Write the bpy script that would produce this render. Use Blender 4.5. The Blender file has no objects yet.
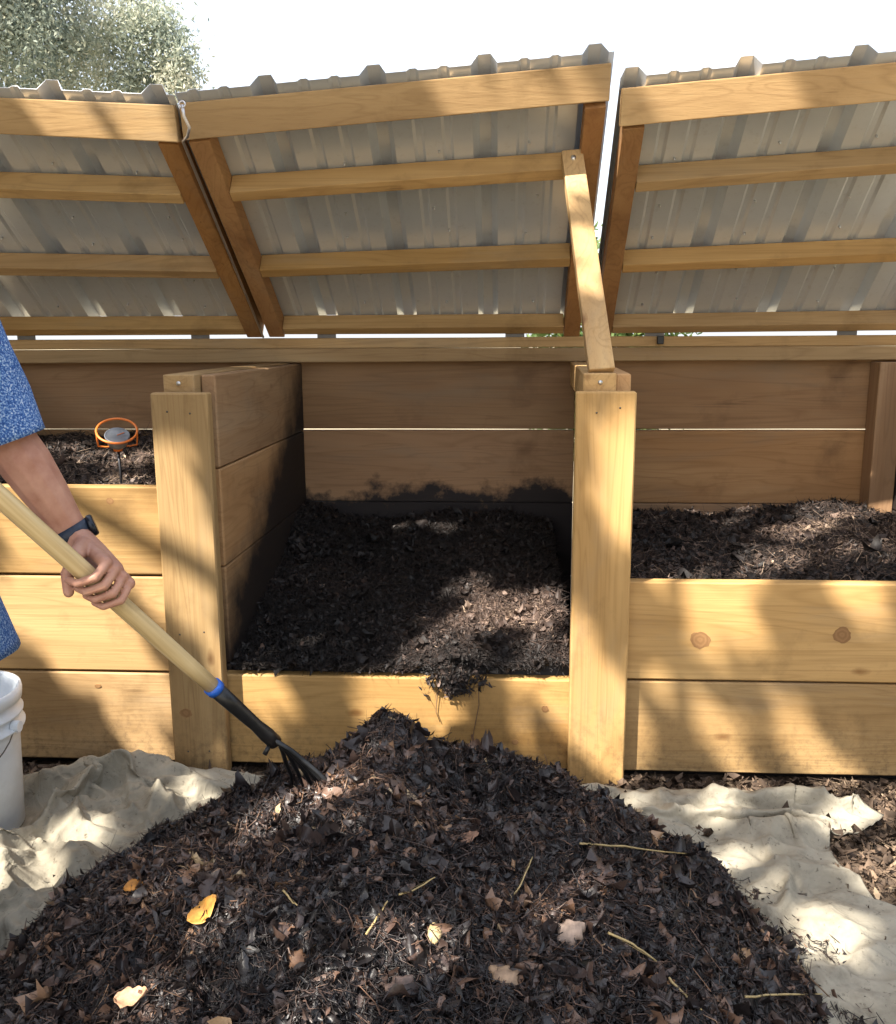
import bpy, bmesh, math, random
import numpy as np
from mathutils import Vector, Matrix

random.seed(7)
RNG = np.random.default_rng(11)
SC = bpy.context.scene
COL = SC.collection

# ------------------------------------------------------------------ camera
CH, CD, CF = 1.25, 2.38, 900.0
yaw, pitch, roll = math.radians(3.3), math.radians(11.1), 0.0055
FW = np.array([-math.sin(yaw)*math.cos(pitch), math.cos(yaw)*math.cos(pitch), -math.sin(pitch)])
_r = np.cross(FW, [0, 0, 1]); _r /= np.linalg.norm(_r); _u = np.cross(_r, FW)
RT = _r*math.cos(roll) - _u*math.sin(roll)
UP = _u*math.cos(roll) + _r*math.sin(roll)
CAM = np.array([0, -CD, CH])
cd = bpy.data.cameras.new('camera'); cam = bpy.data.objects.new('camera', cd); COL.objects.link(cam)
cd.sensor_fit = 'HORIZONTAL'; cd.sensor_width = 36; cd.lens = CF/896*36
cd.clip_start = .05; cd.clip_end = 2000
m = Matrix.Identity(4)
for i in range(3):
    m[i][0], m[i][1], m[i][2], m[i][3] = RT[i], UP[i], -FW[i], CAM[i]
cam.matrix_world = m
SC.camera = cam
SC.render.resolution_x, SC.render.resolution_y = 896, 1024

# ------------------------------------------------------------------ sky, sun, exposure
SUN = np.array([-.50, -.52, .84]); SUN /= np.linalg.norm(SUN)
W = bpy.data.worlds.new('World'); SC.world = W; W.use_nodes = True
nt = W.node_tree; nt.nodes.clear()
wo = nt.nodes.new('ShaderNodeOutputWorld'); bg = nt.nodes.new('ShaderNodeBackground')
sky = nt.nodes.new('ShaderNodeTexSky'); sky.sky_type = 'NISHITA'; sky.sun_disc = False
sky.sun_elevation = math.asin(SUN[2]); sky.sun_rotation = math.atan2(SUN[0], SUN[1])
sky.air_density = 1.0; sky.dust_density = 4.0; sky.ozone_density = 0.6
bg.inputs['Strength'].default_value = .15
hz = nt.nodes.new('ShaderNodeMix'); hz.data_type = 'RGBA'; hz.inputs[0].default_value = .55; hz.inputs[7].default_value = (3.8, 3.95, 4.15, 1)   # thin bright high cloud
nt.links.new(sky.outputs[0], hz.inputs[6]); nt.links.new(hz.outputs[2], bg.inputs[0]); nt.links.new(bg.outputs[0], wo.inputs[0])
sl = bpy.data.lights.new('sun', 'SUN'); sl.energy = 5.0; sl.angle = math.radians(.5); sl.color = (1, .93, .82)
so = bpy.data.objects.new('sun', sl); COL.objects.link(so)
so.rotation_euler = Vector(SUN).to_track_quat('Z', 'Y').to_euler(); so.location = (-4, -5, 8)
SC.cycles.max_bounces = 6; SC.cycles.diffuse_bounces = 4; SC.cycles.glossy_bounces = 2
vs = SC.view_settings
vs.view_transform = 'Standard'; vs.look = 'None'; vs.gamma = 1; vs.exposure = 1.58; vs.use_curve_mapping = False

# ------------------------------------------------------------------ pixel -> point helpers
def ray(x, y): return FW + RT*(x-448)/CF - UP*(y-512)/CF
def onY(x, y, Y): d = ray(x, y); return CAM + d*((Y-CAM[1])/d[1])
def onZ(x, y, Z): d = ray(x, y); return CAM + d*((Z-CAM[2])/d[2])
def depth(x, y, z): return CAM + ray(x, y)*z

# ------------------------------------------------------------------ generic helpers
def V(p): return Vector([float(a) for a in p])
ORG = {}
def org(o): return ORG.get(o.name, Vector((0, 0, 0)))
def link(name, mesh, mat=None, parent=None, loc=(0, 0, 0)):
    """loc is a world position; nothing in the scene has a rotated parent"""
    o = bpy.data.objects.new(name, mesh); COL.objects.link(o)
    loc = V(loc); ORG[o.name] = loc
    if parent is not None:
        o.parent = parent; o.location = loc - org(parent)
    else:
        o.location = loc
    if mat is not None and mesh is not None and len(mesh.materials) == 0: mesh.materials.append(mat)
    return o
def thing(name, label, cat, loc, group=None):
    o = link(name, None, None, None, loc); tag(o, label, cat, group); o.empty_display_size = .1
    return o
def tag(o, label=None, cat=None, group=None, kind=None):
    if label: o['label'] = label
    if cat: o['category'] = cat
    if group: o['group'] = group
    if kind: o['kind'] = kind
    return o
def np_mesh(name, verts, faces, smooth=False, attrs=None):
    me = bpy.data.meshes.new(name)
    verts = np.asarray(verts, np.float32).reshape(-1, 3); faces = np.asarray(faces, np.int32)
    k = faces.shape[1]; n = len(faces)
    me.vertices.add(len(verts)); me.vertices.foreach_set('co', verts.ravel())
    me.loops.add(n*k); me.loops.foreach_set('vertex_index', faces.ravel())
    me.polygons.add(n); me.polygons.foreach_set('loop_start', np.arange(n, dtype=np.int32)*k)
    me.polygons.foreach_set('use_smooth', np.full(n, bool(smooth)))
    if attrs:
        for an, av in attrs.items():
            a = me.attributes.new(an, 'FLOAT', 'POINT'); a.data.foreach_set('value', np.asarray(av, np.float32))
    me.update(calc_edges=True); me.validate()
    return me
def grid_faces(nu, nv):
    i = np.arange(nu-1)[:, None]*nv + np.arange(nv-1)[None, :]
    i = i.ravel()
    return np.stack([i, i+nv, i+nv+1, i+1], 1)
def join_meshes(name, parts, smooth=False):
    """parts: list of (verts, quads)"""
    vs_, fs_, o = [], [], 0
    for v, f in parts:
        v = np.asarray(v).reshape(-1, 3); vs_.append(v); fs_.append(np.asarray(f)+o); o += len(v)
    return np_mesh(name, np.concatenate(vs_), np.concatenate(fs_), smooth)
BOXES = {}
def box_mesh(sx, sy, sz, bev=.003):
    key = (round(sx, 4), round(sy, 4), round(sz, 4), bev)
    bm = bmesh.new(); bmesh.ops.create_cube(bm, size=1)
    bmesh.ops.scale(bm, vec=(sx, sy, sz), verts=bm.verts)
    dims = (sx, sy, sz); la = dims.index(max(dims)); oa = [k for k in range(3) if k != la]
    if bev: bmesh.ops.bevel(bm, geom=bm.edges[:], offset=bev, segments=1, affect='EDGES', profile=.6)
    if max(dims) > .3:
        eg = [e for e in bm.edges if abs(e.verts[0].co[la]-e.verts[1].co[la]) > max(dims)*.8]; bmesh.ops.subdivide_edges(bm, edges=eg, cuts=8, use_grid_fill=False)
        s0 = random.random()*50
        for v in bm.verts:
            t = v.co[la]*3.2+s0
            v.co[oa[0]] += .0011*float(vnoise(t, math.copysign(3, v.co[oa[0]])+s0)); v.co[oa[1]] += .0011*float(vnoise(t+9, math.copysign(5, v.co[oa[1]])+s0))
    me = bpy.data.meshes.new('board'); bm.to_mesh(me); bm.free(); BOXES[key] = me
    return me.copy()
def box(name, x, y, z, mat, parent, bev=.003, rot=None):
    c = ((x[0]+x[1])/2, (y[0]+y[1])/2, (z[0]+z[1])/2)
    o = link(name, box_mesh(x[1]-x[0], y[1]-y[0], z[1]-z[0], bev), mat, parent, c)
    if rot: o.rotation_euler = rot
    return o
def hexa(name, p8, mat, parent, bev=.003, origin=None):
    """box from 8 corner points: bottom ring 4, top ring 4"""
    p8 = np.array(p8, float); c = p8.mean(0) if origin is None else np.array(origin)
    bm = bmesh.new(); vv = [bm.verts.new(V(p-c)) for p in p8]
    for f in ((3, 2, 1, 0), (4, 5, 6, 7), (0, 1, 5, 4), (1, 2, 6, 5), (2, 3, 7, 6), (3, 0, 4, 7)): bm.faces.new([vv[i] for i in f])
    bmesh.ops.recalc_face_normals(bm, faces=bm.faces)
    if bev: bmesh.ops.bevel(bm, geom=bm.edges[:], offset=bev, segments=2, affect='EDGES', profile=.6)
    me = bpy.data.meshes.new(name); bm.to_mesh(me); bm.free()
    return link(name, me, mat, parent, c)
def frame(d):
    d = np.asarray(d, float); d = d/np.linalg.norm(d)
    a = np.array([0, 0, 1.]) if abs(d[2]) < .9 else np.array([1., 0, 0])
    u = np.cross(a, d); u /= np.linalg.norm(u); return u, np.cross(d, u), d
def tube_vf(pts, rad, seg=10, cap=True, roundcap=False):
    """closed tapered tube through pts -> verts, quads"""
    pts = np.asarray(pts, float); rad = np.broadcast_to(np.asarray(rad, float), (len(pts),)).copy()
    if roundcap:
        d0 = pts[0]-pts[1]; d0 /= np.linalg.norm(d0); d1 = pts[-1]-pts[-2]; d1 /= np.linalg.norm(d1)
        A = [(pts[0]+d0*rad[0]*s, rad[0]*c) for s, c in ((.98, .2), (.8, .6), (.45, .89))]
        B = [(pts[-1]+d1*rad[-1]*s, rad[-1]*c) for s, c in ((.45, .89), (.8, .6), (.98, .2))]
        pts = np.array([a for a, _ in A]+list(pts)+[b for b, _ in B]); rad = np.array([r for _, r in A]+list(rad)+[r for _, r in B])
    n = len(pts); T = np.gradient(pts, axis=0); T /= np.linalg.norm(T, axis=1)[:, None]
    u, v, _ = frame(T[0]); vs_ = []
    ang = np.arange(seg)*2*math.pi/seg
    for i in range(n):
        u = u - T[i]*(u@T[i]); u /= np.linalg.norm(u); v = np.cross(T[i], u)
        vs_.append(pts[i]+rad[i]*(np.cos(ang)[:, None]*u+np.sin(ang)[:, None]*v))
    verts = np.concatenate(vs_); fs = []
    for i in range(n-1):
        for j in range(seg): fs.append((i*seg+j, i*seg+(j+1) % seg, (i+1)*seg+(j+1) % seg, (i+1)*seg+j))
    if cap:
        nv = len(verts); verts = np.concatenate([verts, pts[:1], pts[-1:]])
        for j in range(0, seg, 2):
            fs.append((nv, (j+2) % seg, j+1, j)); b = (n-1)*seg
            fs.append((nv+1, b+j, b+j+1, b+(j+2) % seg))
    return verts, np.array(fs)
def tube(name, pts, rad, mat, parent, seg=10, smooth=True, origin=None, **k):
    v, f = tube_vf(pts, rad, seg, **k); c = np.asarray(pts[0] if origin is None else origin, float)
    return link(name, np_mesh(name, v-c, f, smooth), mat, parent, c)
def ring_vf(c, u, v, R, r, seg=36, s2=8):
    a = np.arange(seg)*2*math.pi/seg; b = np.arange(s2)*2*math.pi/s2
    u = np.asarray(u, float); v = np.asarray(v, float); w = np.cross(u, v)
    d = np.cos(a)[:, None]*u+np.sin(a)[:, None]*v
    P = np.asarray(c)+d[:, None, :]*(R+r*np.cos(b))[None, :, None]+w[None, None, :]*(r*np.sin(b))[None, :, None]
    i, j = np.meshgrid(np.arange(seg), np.arange(s2), indexing='ij')
    f = np.stack([i*s2+j, ((i+1) % seg)*s2+j, ((i+1) % seg)*s2+(j+1) % s2, i*s2+(j+1) % s2], -1).reshape(-1, 4)
    return P.reshape(-1, 3), f
def lathe_vf(c, prof, seg=40, axis=None):
    """prof: list of (radius, height)"""
    a = np.arange(seg)*2*math.pi/seg; prof = np.array(prof, float)
    u, v, w = (np.array([1., 0, 0]), np.array([0, 1., 0]), np.array([0, 0, 1.])) if axis is None else frame(axis)
    d = np.cos(a)[:, None]*u+np.sin(a)[:, None]*v
    P = np.asarray(c)+prof[:, 0][:, None, None]*d[None]+prof[:, 1][:, None, None]*w
    n = len(prof); i, j = np.meshgrid(np.arange(n-1), np.arange(seg), indexing='ij')
    f = np.stack([i*seg+j, i*seg+(j+1) % seg, (i+1)*seg+(j+1) % seg, (i+1)*seg+j], -1).reshape(-1, 4)
    return P.reshape(-1, 3), f
# numpy value noise
TAB = np.random.default_rng(3).random(4096)
def vnoise(x, y, z=0., s=0):
    x, y, z = np.broadcast_arrays(np.asarray(x, float), np.asarray(y, float), np.asarray(z, float))
    xi, yi, zi = np.floor(x).astype(int), np.floor(y).astype(int), np.floor(z).astype(int)
    fx, fy, fz = x-xi, y-yi, z-zi
    fx, fy, fz = fx*fx*(3-2*fx), fy*fy*(3-2*fy), fz*fz*(3-2*fz)
    h = lambda a, b, c: TAB[(a*1619+b*31337+c*6971+s*1013+(a*b) % 97*13) & 4095]
    def l(a, b, t): return a+(b-a)*t
    r = l(l(l(h(xi, yi, zi), h(xi+1, yi, zi), fx), l(h(xi, yi+1, zi), h(xi+1, yi+1, zi), fx), fy),
          l(l(h(xi, yi, zi+1), h(xi+1, yi, zi+1), fx), l(h(xi, yi+1, zi+1), h(xi+1, yi+1, zi+1), fx), fy), fz)
    return r*2-1
def fbm(x, y, z=0., o=4, s=0):
    t = 0; a = 1.; tot = 0
    for k in range(o): t = t+a*vnoise(np.asarray(x)*2**k+k*7.3, np.asarray(y)*2**k+k*3.1, np.asarray(z)*2**k, s+k); tot += a; a *= .5
    return t/tot

# ------------------------------------------------------------------ materials
class MT:
    def __init__(s, name):
        s.m = bpy.data.materials.new(name); s.m.use_nodes = True; s.t = s.m.node_tree
        s.b = s.t.nodes['Principled BSDF']
    def n(s, typ, **k):
        nd = s.t.nodes.new('ShaderNode'+typ)
        for a, v in k.items():
            if a.startswith('i_'): nd.inputs[a[2:].replace('_', ' ')].default_value = v
            else: setattr(nd, a, v)
        return nd
    def l(s, a, b): s.t.links.new(a, b)
    def ramp(s, src, stops):
        r = s.n('ValToRGB'); e = r.color_ramp.elements
        while len(e) < len(stops): e.new(.5)
        for el, (p, c) in zip(e, stops): el.position = p; el.color = (*c, 1)
        s.l(src, r.inputs[0]); return r.outputs[0]
    def framp(s, src, a, b):
        r = s.n('MapRange'); r.inputs[1].default_value = a; r.inputs[2].default_value = b; r.clamp = True
        s.l(src, r.inputs[0]); return r.outputs[0]
    def mix(s, f, a, b, mode='MIX'):
        x = s.n('Mix', data_type='RGBA', blend_type=mode)
        for sock, v in ((x.inputs[0], f), (x.inputs[6], a), (x.inputs[7], b)):
            if isinstance(v, (int, float)): sock.default_value = v
            elif isinstance(v, tuple): sock.default_value = (*v, 1)
            else: s.l(v, sock)
        return x.outputs[2]
    def math(s, op, a, b=None):
        x = s.n('Math', operation=op)
        for sock, v in ((x.inputs[0], a), (x.inputs[1], b)):
            if v is None: continue
            if isinstance(v, (int, float)): sock.default_value = v
            else: s.l(v, sock)
        return x.outputs[0]
    def noise(s, vec, scale, detail=4, rough=.55, dist=0.):
        x = s.n('TexNoise'); x.inputs['Scale'].default_value = scale; x.inputs['Detail'].default_value = detail
        x.inputs['Roughness'].default_value = rough; x.inputs['Distortion'].default_value = dist
        if vec is not None: s.l(vec, x.inputs['Vector'])
        return x.outputs['Fac']
    def bump(s, h, st=.3, dist=.005):
        b = s.n('Bump'); b.inputs['Strength'].default_value = st; b.inputs['Distance'].default_value = dist
        s.l(h, b.inputs['Height']); s.l(b.outputs[0], s.b.inputs['Normal'])
    def col(s, c): 
        if isinstance(c, tuple): s.b.inputs['Base Color'].default_value = (*c, 1)
        else: s.l(c, s.b.inputs['Base Color'])
    def rough(s, r, spec=.5): s.b.inputs['Roughness'].default_value = r; s.b.inputs['Specular IOR Level'].default_value = spec

def wood(name, axis, lo, mid, hi, stain=None, rough=.72, scuff=.5):
    """sawn softwood, grain along the given local axis (0,1,2)"""
    M = MT(name); tc = M.n('TexCoord'); oi = M.n('ObjectInfo')
    off = M.n('CombineXYZ')
    for k in range(3): M.l(M.math('MULTIPLY', oi.outputs['Random'], (13.7, 29.1, 41.3)[k]), off.inputs[k])
    ad = M.n('VectorMath', operation='ADD'); M.l(tc.outputs['Object'], ad.inputs[0]); M.l(off.outputs[0], ad.inputs[1])
    def mp(al, pe):
        x = M.n('Mapping'); sc = [pe]*3; sc[axis] = al; x.inputs['Scale'].default_value = sc; M.l(ad.outputs[0], x.inputs[0]); return x.outputs[0]
    broad = M.noise(mp(.9, 5.), 1., 3, .55, .6)
    rings = M.noise(mp(.8, 11.), 1., 2, .5, .8)
    band = M.math('PINGPONG', M.math('MULTIPLY', rings, 9.), .5)
    fine = M.noise(mp(3., 160.), 1., 3, .7)
    c = M.ramp(broad, [(.25, lo), (.5, mid), (.75, hi)])
    c = M.mix(M.math('MULTIPLY', M.framp(band, .30, .5), .28), c, (lo[0]*.62, lo[1]*.55, lo[2]*.45))
    c = M.mix(M.math('MULTIPLY', M.framp(fine, .5, .8), .35), c, (lo[0]*.6, lo[1]*.55, lo[2]*.5))
    # small knots and specks
    vo = M.n('TexVoronoi', feature='F1'); vo.inputs['Scale'].default_value = 1.; M.l(mp(3.2, 7.), vo.inputs['Vector'])
    ds = M.math('ADD', vo.outputs['Distance'], M.math('MULTIPLY', M.noise(ad.outputs[0], 40, 2), .05))
    keep = M.math('GREATER_THAN', M.n('SeparateColor').outputs[0], .5)
    sep = keep.node.inputs[0].links[0].from_node; M.l(vo.outputs['Color'], sep.inputs[0]); keep.node.inputs[1].default_value = .72
    kn = M.math('MULTIPLY', M.framp(ds, .125, .06), keep)
    c = M.mix(M.math('MULTIPLY', kn, .75), c, (lo[0]*.42, lo[1]*.28, lo[2]*.2))
    # plank to plank tone
    tone = M.n('HueSaturation'); M.l(c, tone.inputs['Color'])
    M.l(M.framp(oi.outputs['Random'], -1.2, 1.4), tone.inputs['Hue'])
    sat_ = M.n('MapRange'); sat_.inputs[3].default_value = 1.04; sat_.inputs[4].default_value = .90; M.l(M.math('FRACT', M.math('MULTIPLY', oi.outputs['Random'], 7.3)), sat_.inputs[0]); M.l(sat_.outputs[0], tone.inputs['Saturation'])
    tone.inputs['Hue'].default_value = .5
    for lk in list(tone.inputs['Hue'].links): M.t.links.remove(lk)
    val = M.n('MapRange'); val.inputs[3].default_value = .76; val.inputs[4].default_value = 1.18; M.l(oi.outputs['Random'], val.inputs[0])
    M.l(val.outputs[0], tone.inputs['Value']); c = tone.outputs[0]
    # grime
    g = M.framp(M.noise(tc.outputs['Object'], 4.3, 6, .65), .56, .74)
    c = M.mix(M.math('MULTIPLY', g, scuff), c, (lo[0]*.42, lo[1]*.42, lo[2]*.45))
    # drying cracks along the grain, grey weathering, soil splashed up from the ground
    ck = M.framp(M.noise(mp(1.1, 38.), 1., 2, .5, .3), .675, .70); ckm = M.framp(M.noise(tc.outputs['Object'], 2.1, 3), .52, .62)
    c = M.mix(M.math('MULTIPLY', M.math('MULTIPLY', ck, ckm), .7), c, (lo[0]*.3, lo[1]*.27, lo[2]*.3))
    gw = M.framp(M.noise(mp(1.4, 6.), 1., 5, .65, .4), .55, .72); c = M.mix(M.math('MULTIPLY', gw, .30), c, (mid[0]*.62, mid[0]*.52, mid[0]*.38))
    ge0 = M.n('NewGeometry'); sp0 = M.n('SeparateXYZ'); M.l(ge0.outputs['Position'], sp0.inputs[0])
    low = M.framp(M.math('ADD', sp0.outputs[2], M.math('MULTIPLY', M.noise(ge0.outputs['Position'], 6, 4), .30)), .42, .12)
    spl = M.framp(M.noise(ge0.outputs['Position'], 48, 4, .7), .47, .66); c = M.mix(M.math('MULTIPLY', M.math('MULTIPLY', low, spl), .62), c, (.07, .046, .03))
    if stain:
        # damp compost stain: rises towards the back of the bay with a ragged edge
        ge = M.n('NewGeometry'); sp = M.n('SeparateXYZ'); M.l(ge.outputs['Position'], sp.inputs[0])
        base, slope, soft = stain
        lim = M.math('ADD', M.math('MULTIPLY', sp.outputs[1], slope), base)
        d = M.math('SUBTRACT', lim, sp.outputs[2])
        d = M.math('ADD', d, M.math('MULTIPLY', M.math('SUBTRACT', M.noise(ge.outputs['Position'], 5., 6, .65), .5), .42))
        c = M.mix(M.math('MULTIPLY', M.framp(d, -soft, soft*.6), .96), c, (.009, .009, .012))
    M.col(c); M.rough(rough, .3); M.bump(M.math('ADD', fine, M.math('MULTIPLY', band, .4)), .35, .002)
    return M.m
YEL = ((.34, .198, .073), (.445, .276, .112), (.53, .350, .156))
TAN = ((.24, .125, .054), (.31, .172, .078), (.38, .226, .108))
BRN = ((.25, .12, .045), (.33, .17, .065), (.40, .225, .09))
M_WX = wood('front_pine_across', 0, *YEL)
M_WZ = wood('front_pine_upright', 2, *YEL)
TAN2 = ((.36, .205, .098), (.46, .28, .14), (.54, .345, .18))
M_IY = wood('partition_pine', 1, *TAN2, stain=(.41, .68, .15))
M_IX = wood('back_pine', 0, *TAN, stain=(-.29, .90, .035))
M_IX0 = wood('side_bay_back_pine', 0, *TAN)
M_TY = wood('partition_cap_pine', 1, *YEL)
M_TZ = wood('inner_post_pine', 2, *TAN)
M_LX = wood('lid_pine_across', 0, *YEL)
M_LY = wood('lid_pine_along', 1, *BRN)
M_RX = wood('rail_pine', 0, *YEL)

def plain(name, c, r=.5, metal=0., spec=.5, var=.0, vscale=20, bump=0., bscale=80):
    M = MT(name); tc = M.n('TexCoord')
    if var: M.col(M.ramp(M.noise(tc.outputs['Object'], vscale, 5, .6), [(.3, tuple(a*(1-var) for a in c)), (.7, tuple(min(1, a*(1+var)) for a in c))]))
    else: M.col(c)
    M.rough(r, spec); M.b.inputs['Metallic'].default_value = metal
    if bump: M.bump(M.noise(tc.outputs['Object'], bscale, 4), bump, .003)
    return M.m
def knot_mat():
    M = MT('knot_wood'); tc = M.n('TexCoord'); ln_ = M.n('VectorMath', operation='LENGTH'); M.l(tc.outputs['Object'], ln_.inputs[0])
    rr_ = M.math('ADD', M.math('MULTIPLY', ln_.outputs['Value'], 90.), M.math('MULTIPLY', M.noise(tc.outputs['Object'], 60, 3), 1.2))
    c = M.ramp(M.math('PINGPONG', rr_, .5), [(.0, (.30, .165, .07)), (.5, (.235, .122, .05))]); M.col(c); M.rough(.7, .3); return M.m
M_KNOT = knot_mat()
M_SCREW = plain('screw_steel', (.10, .085, .07), .5, .6)
M_SCREWB = plain('bright_screw_steel', (.6, .6, .6), .3, .9)
M_HINGE = plain('hinge_steel', (.16, .15, .14), .6, .6, var=.3)
M_BLACK = plain('black_bracket_steel', (.012, .012, .013), .5)
M_ROD = plain('zinc_rod', (.62, .60, .62), .35, .9, var=.12)
def roofing():
    M = MT('galvanised_roofing'); tc = M.n('TexCoord')
    n1 = M.noise(tc.outputs['Object'], 2.6, 5, .6); n2 = M.noise(tc.outputs['Object'], 45, 4, .6)
    c = M.ramp(n1, [(.25, (.58, .62, .675)), (.6, (.66, .70, .755)), (.8, (.70, .74, .795))])
    c = M.mix(M.math('MULTIPLY', M.framp(n2, .58, .75), .15), c, (.2, .18, .15))
    M.col(c); M.rough(.34, .5); M.b.inputs['Metallic'].default_value = .5; M.bump(n2, .06, .003)
    return M.m
M_ROOF = roofing()

def litter(name, stops, rough=.5, spec=.5, sub=0.):
    M = MT(name); at = M.n('Attribute', attribute_name='tint'); tc = M.n('TexCoord')
    c = M.ramp(at.outputs['Fac'], stops)
    nz = M.noise(tc.outputs['Object'], 120, 3, .6)
    c = M.mix(M.math('MULTIPLY', M.framp(nz, .4, .7), .45), c, M.mix(1., c, (.45, .42, .42), 'MULTIPLY'))
    M.col(c); M.rough(rough, spec); M.bump(nz, .4, .002)
    return M.m
M_LIT = litter('damp_leaf_litter', [(0, (.010, .0085, .0095)), (.3, (.031, .022, .021)), (.55, (.100, .060, .045)), (.76, (.23, .13, .08)), (.92, (.38, .235, .135)), (1, (.52, .38, .22))], .45, .55)
M_LIT2 = litter('dark_compost', [(0, (.008, .007, .007)), (.35, (.024, .018, .016)), (.6, (.075, .050, .040)), (.82, (.19, .13, .10)), (1, (.42, .31, .22))], .6, .35)
M_CHIP = litter('soil_litter', [(0, (.03, .021, .015)), (.5, (.10, .068, .047)), (.8, (.21, .145, .098)), (1, (.42, .32, .21))], .75, .3)

# ------------------------------------------------------------------ ground
def ground_mat():
    M = MT('dry_pale_ground'); tc = M.n('TexCoord')
    n1 = M.noise(tc.outputs['Object'], .6, 6, .6); n2 = M.noise(tc.outputs['Object'], 30, 5, .7)
    c = M.ramp(n1, [(.3, (.26, .22, .13)), (.55, (.40, .34, .23)), (.75, (.20, .22, .09))])
    c = M.mix(M.math('MULTIPLY', n2, .5), c, (.45, .39, .28)); M.col(c); M.rough(.95, .2); M.bump(n2, .6, .03)
    return M.m
def soil_mat():
    M = MT('dark_soil'); tc = M.n('TexCoord')
    n1 = M.noise(tc.outputs['Object'], 3, 6, .65); n2 = M.noise(tc.outputs['Object'], 70, 5, .7)
    c = M.ramp(n1, [(.3, (.075, .053, .038)), (.55, (.15, .108, .077)), (.75, (.21, .155, .112))])
    c = M.mix(M.framp(n2, .5, .75), c, (.03, .022, .016)); M.col(c); M.rough(.95, .2); M.bump(n2, .9, .012)
    return M.m
gx = np.concatenate([np.linspace(-400, -8, 12), np.linspace(-6, 6, 60), np.linspace(8, 400, 12)])
X, Y = np.meshgrid(gx, gx, indexing='ij')
Z = -.02+.012*fbm(X*.9, Y*.9, 0, 3)*(np.hypot(X, Y) < 9)
g = link('ground', np_mesh('ground', np.stack([X, Y, Z], -1).reshape(-1, 3), grid_faces(len(gx), len(gx))[:, ::-1], True), ground_mat())
tag(g, 'pale dry open ground stretching away behind the bins', 'ground', kind='structure')
nr, na = 60, 90
rr = np.linspace(0, 1, nr)[:, None]; aa = np.linspace(0, 2*math.pi, na)[None, :]
edge = 1+.12*np.cos(3*aa+1)+.07*np.cos(7*aa)
X = -.28+rr*edge*2.5*np.cos(aa); Y = -.35+rr*edge*2.3*np.sin(aa)
Z = .004+.010*fbm(X*4, Y*4, 0, 4)*(1-rr**4)-.03*rr**8
f = grid_faces(nr, na)
g = link('soil', np_mesh('soil', np.stack([X, Y, Z], -1).reshape(-1, 3), f, True), soil_mat())
tag(g, 'bare brown soil strewn with chips around the compost bins', 'soil', kind='structure')

# ------------------------------------------------------------------ compost bin
PITCH = 1.116
bin_ = thing('compost_bin', 'three-bay wooden compost bin with raised corrugated metal lids', 'compost bin', (-.28, .5, 0))
PX = [-.843-PITCH, -.843, .273, .273+PITCH]
Zs = [.036, .310, .595, .850]
PZ = [.035, .325, .613, .893, 1.150]
def jit(a): return random.uniform(-a, a)
for i, x in enumerate(PX):
    h = 1.105+jit(.003)
    box('front_post', (x-.077, x+.077), (-.046, -.006), (.0, h), M_WZ, bin_, .004)
    for k in range(2):
        for zz in (h-.05, .45, .09):
            qx, qz = x-.03+.06*k+jit(.008), zz+jit(.01); tube('screw', [(qx, -.044, qz), (qx, -.0466, qz)], .0028, M_SCREW, bin_, 8)
    # core timbers behind the face board, planks on the right-hand face
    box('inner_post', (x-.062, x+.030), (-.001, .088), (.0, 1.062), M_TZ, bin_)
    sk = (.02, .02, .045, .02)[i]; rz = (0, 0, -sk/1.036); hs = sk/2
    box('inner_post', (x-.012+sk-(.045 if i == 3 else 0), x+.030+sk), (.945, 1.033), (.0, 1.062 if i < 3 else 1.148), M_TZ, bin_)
    if i < 3: box('cap_rail', (x-.055+hs, x+.030+hs), (-.003, 1.035), (1.066, 1.152), M_TY, bin_, .003, rz)
    tube('screw', [(x-.012, -.001, 1.128), (x-.012, -.0055, 1.128)], .006, M_SCREWB, bin_, 10)
    for k in range(4):
        t = jit(.002)
        box('partition_plank', (x+.034+t+hs, x+.074+t+hs), (.043+jit(.001), 1.036), (PZ[k]+.0015, PZ[k+1]-.0015), M_IY, bin_, .004, rz)
for i in range(3):
    x0, x1 = PX[i]-.075, PX[i+1]-.077+.0
    x0 = PX[i]+.0795 if i else PX[i]+.0795
    n = (3, 1, 2)[i]
    for k in range(n):
        box('front_plank', (PX[i]+.032, PX[i+1]-.063), (.0, .040), (Zs[k]+.004, Zs[k+1]-.002), M_WX, bin_, .004)
    # stub of the front boards between face board and partition on the left of each bay
    gaps = [.006, .005, .0015][i]
    bz = [.02, .325, .617, .900, 1.162]
    for k in range(4):
        gtop = .0045 if k == 2 else (.0022 if (k == 1 and i == 2) else .0008)
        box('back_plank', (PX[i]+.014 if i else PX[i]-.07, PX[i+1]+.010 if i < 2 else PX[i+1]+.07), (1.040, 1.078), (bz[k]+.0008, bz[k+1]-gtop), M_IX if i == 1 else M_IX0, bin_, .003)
# fill the face-board strips left and right of each plank end
box('back_rail', (PX[0]-.10, PX[3]+.10), (1.000, 1.038), (1.205, 1.243), M_RX, bin_, .003)
box('back_rail', (PX[0]-.10, PX[3]+.10), (.985, 1.036), (1.1545, 1.2045), M_RX, bin_, .003)
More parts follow.
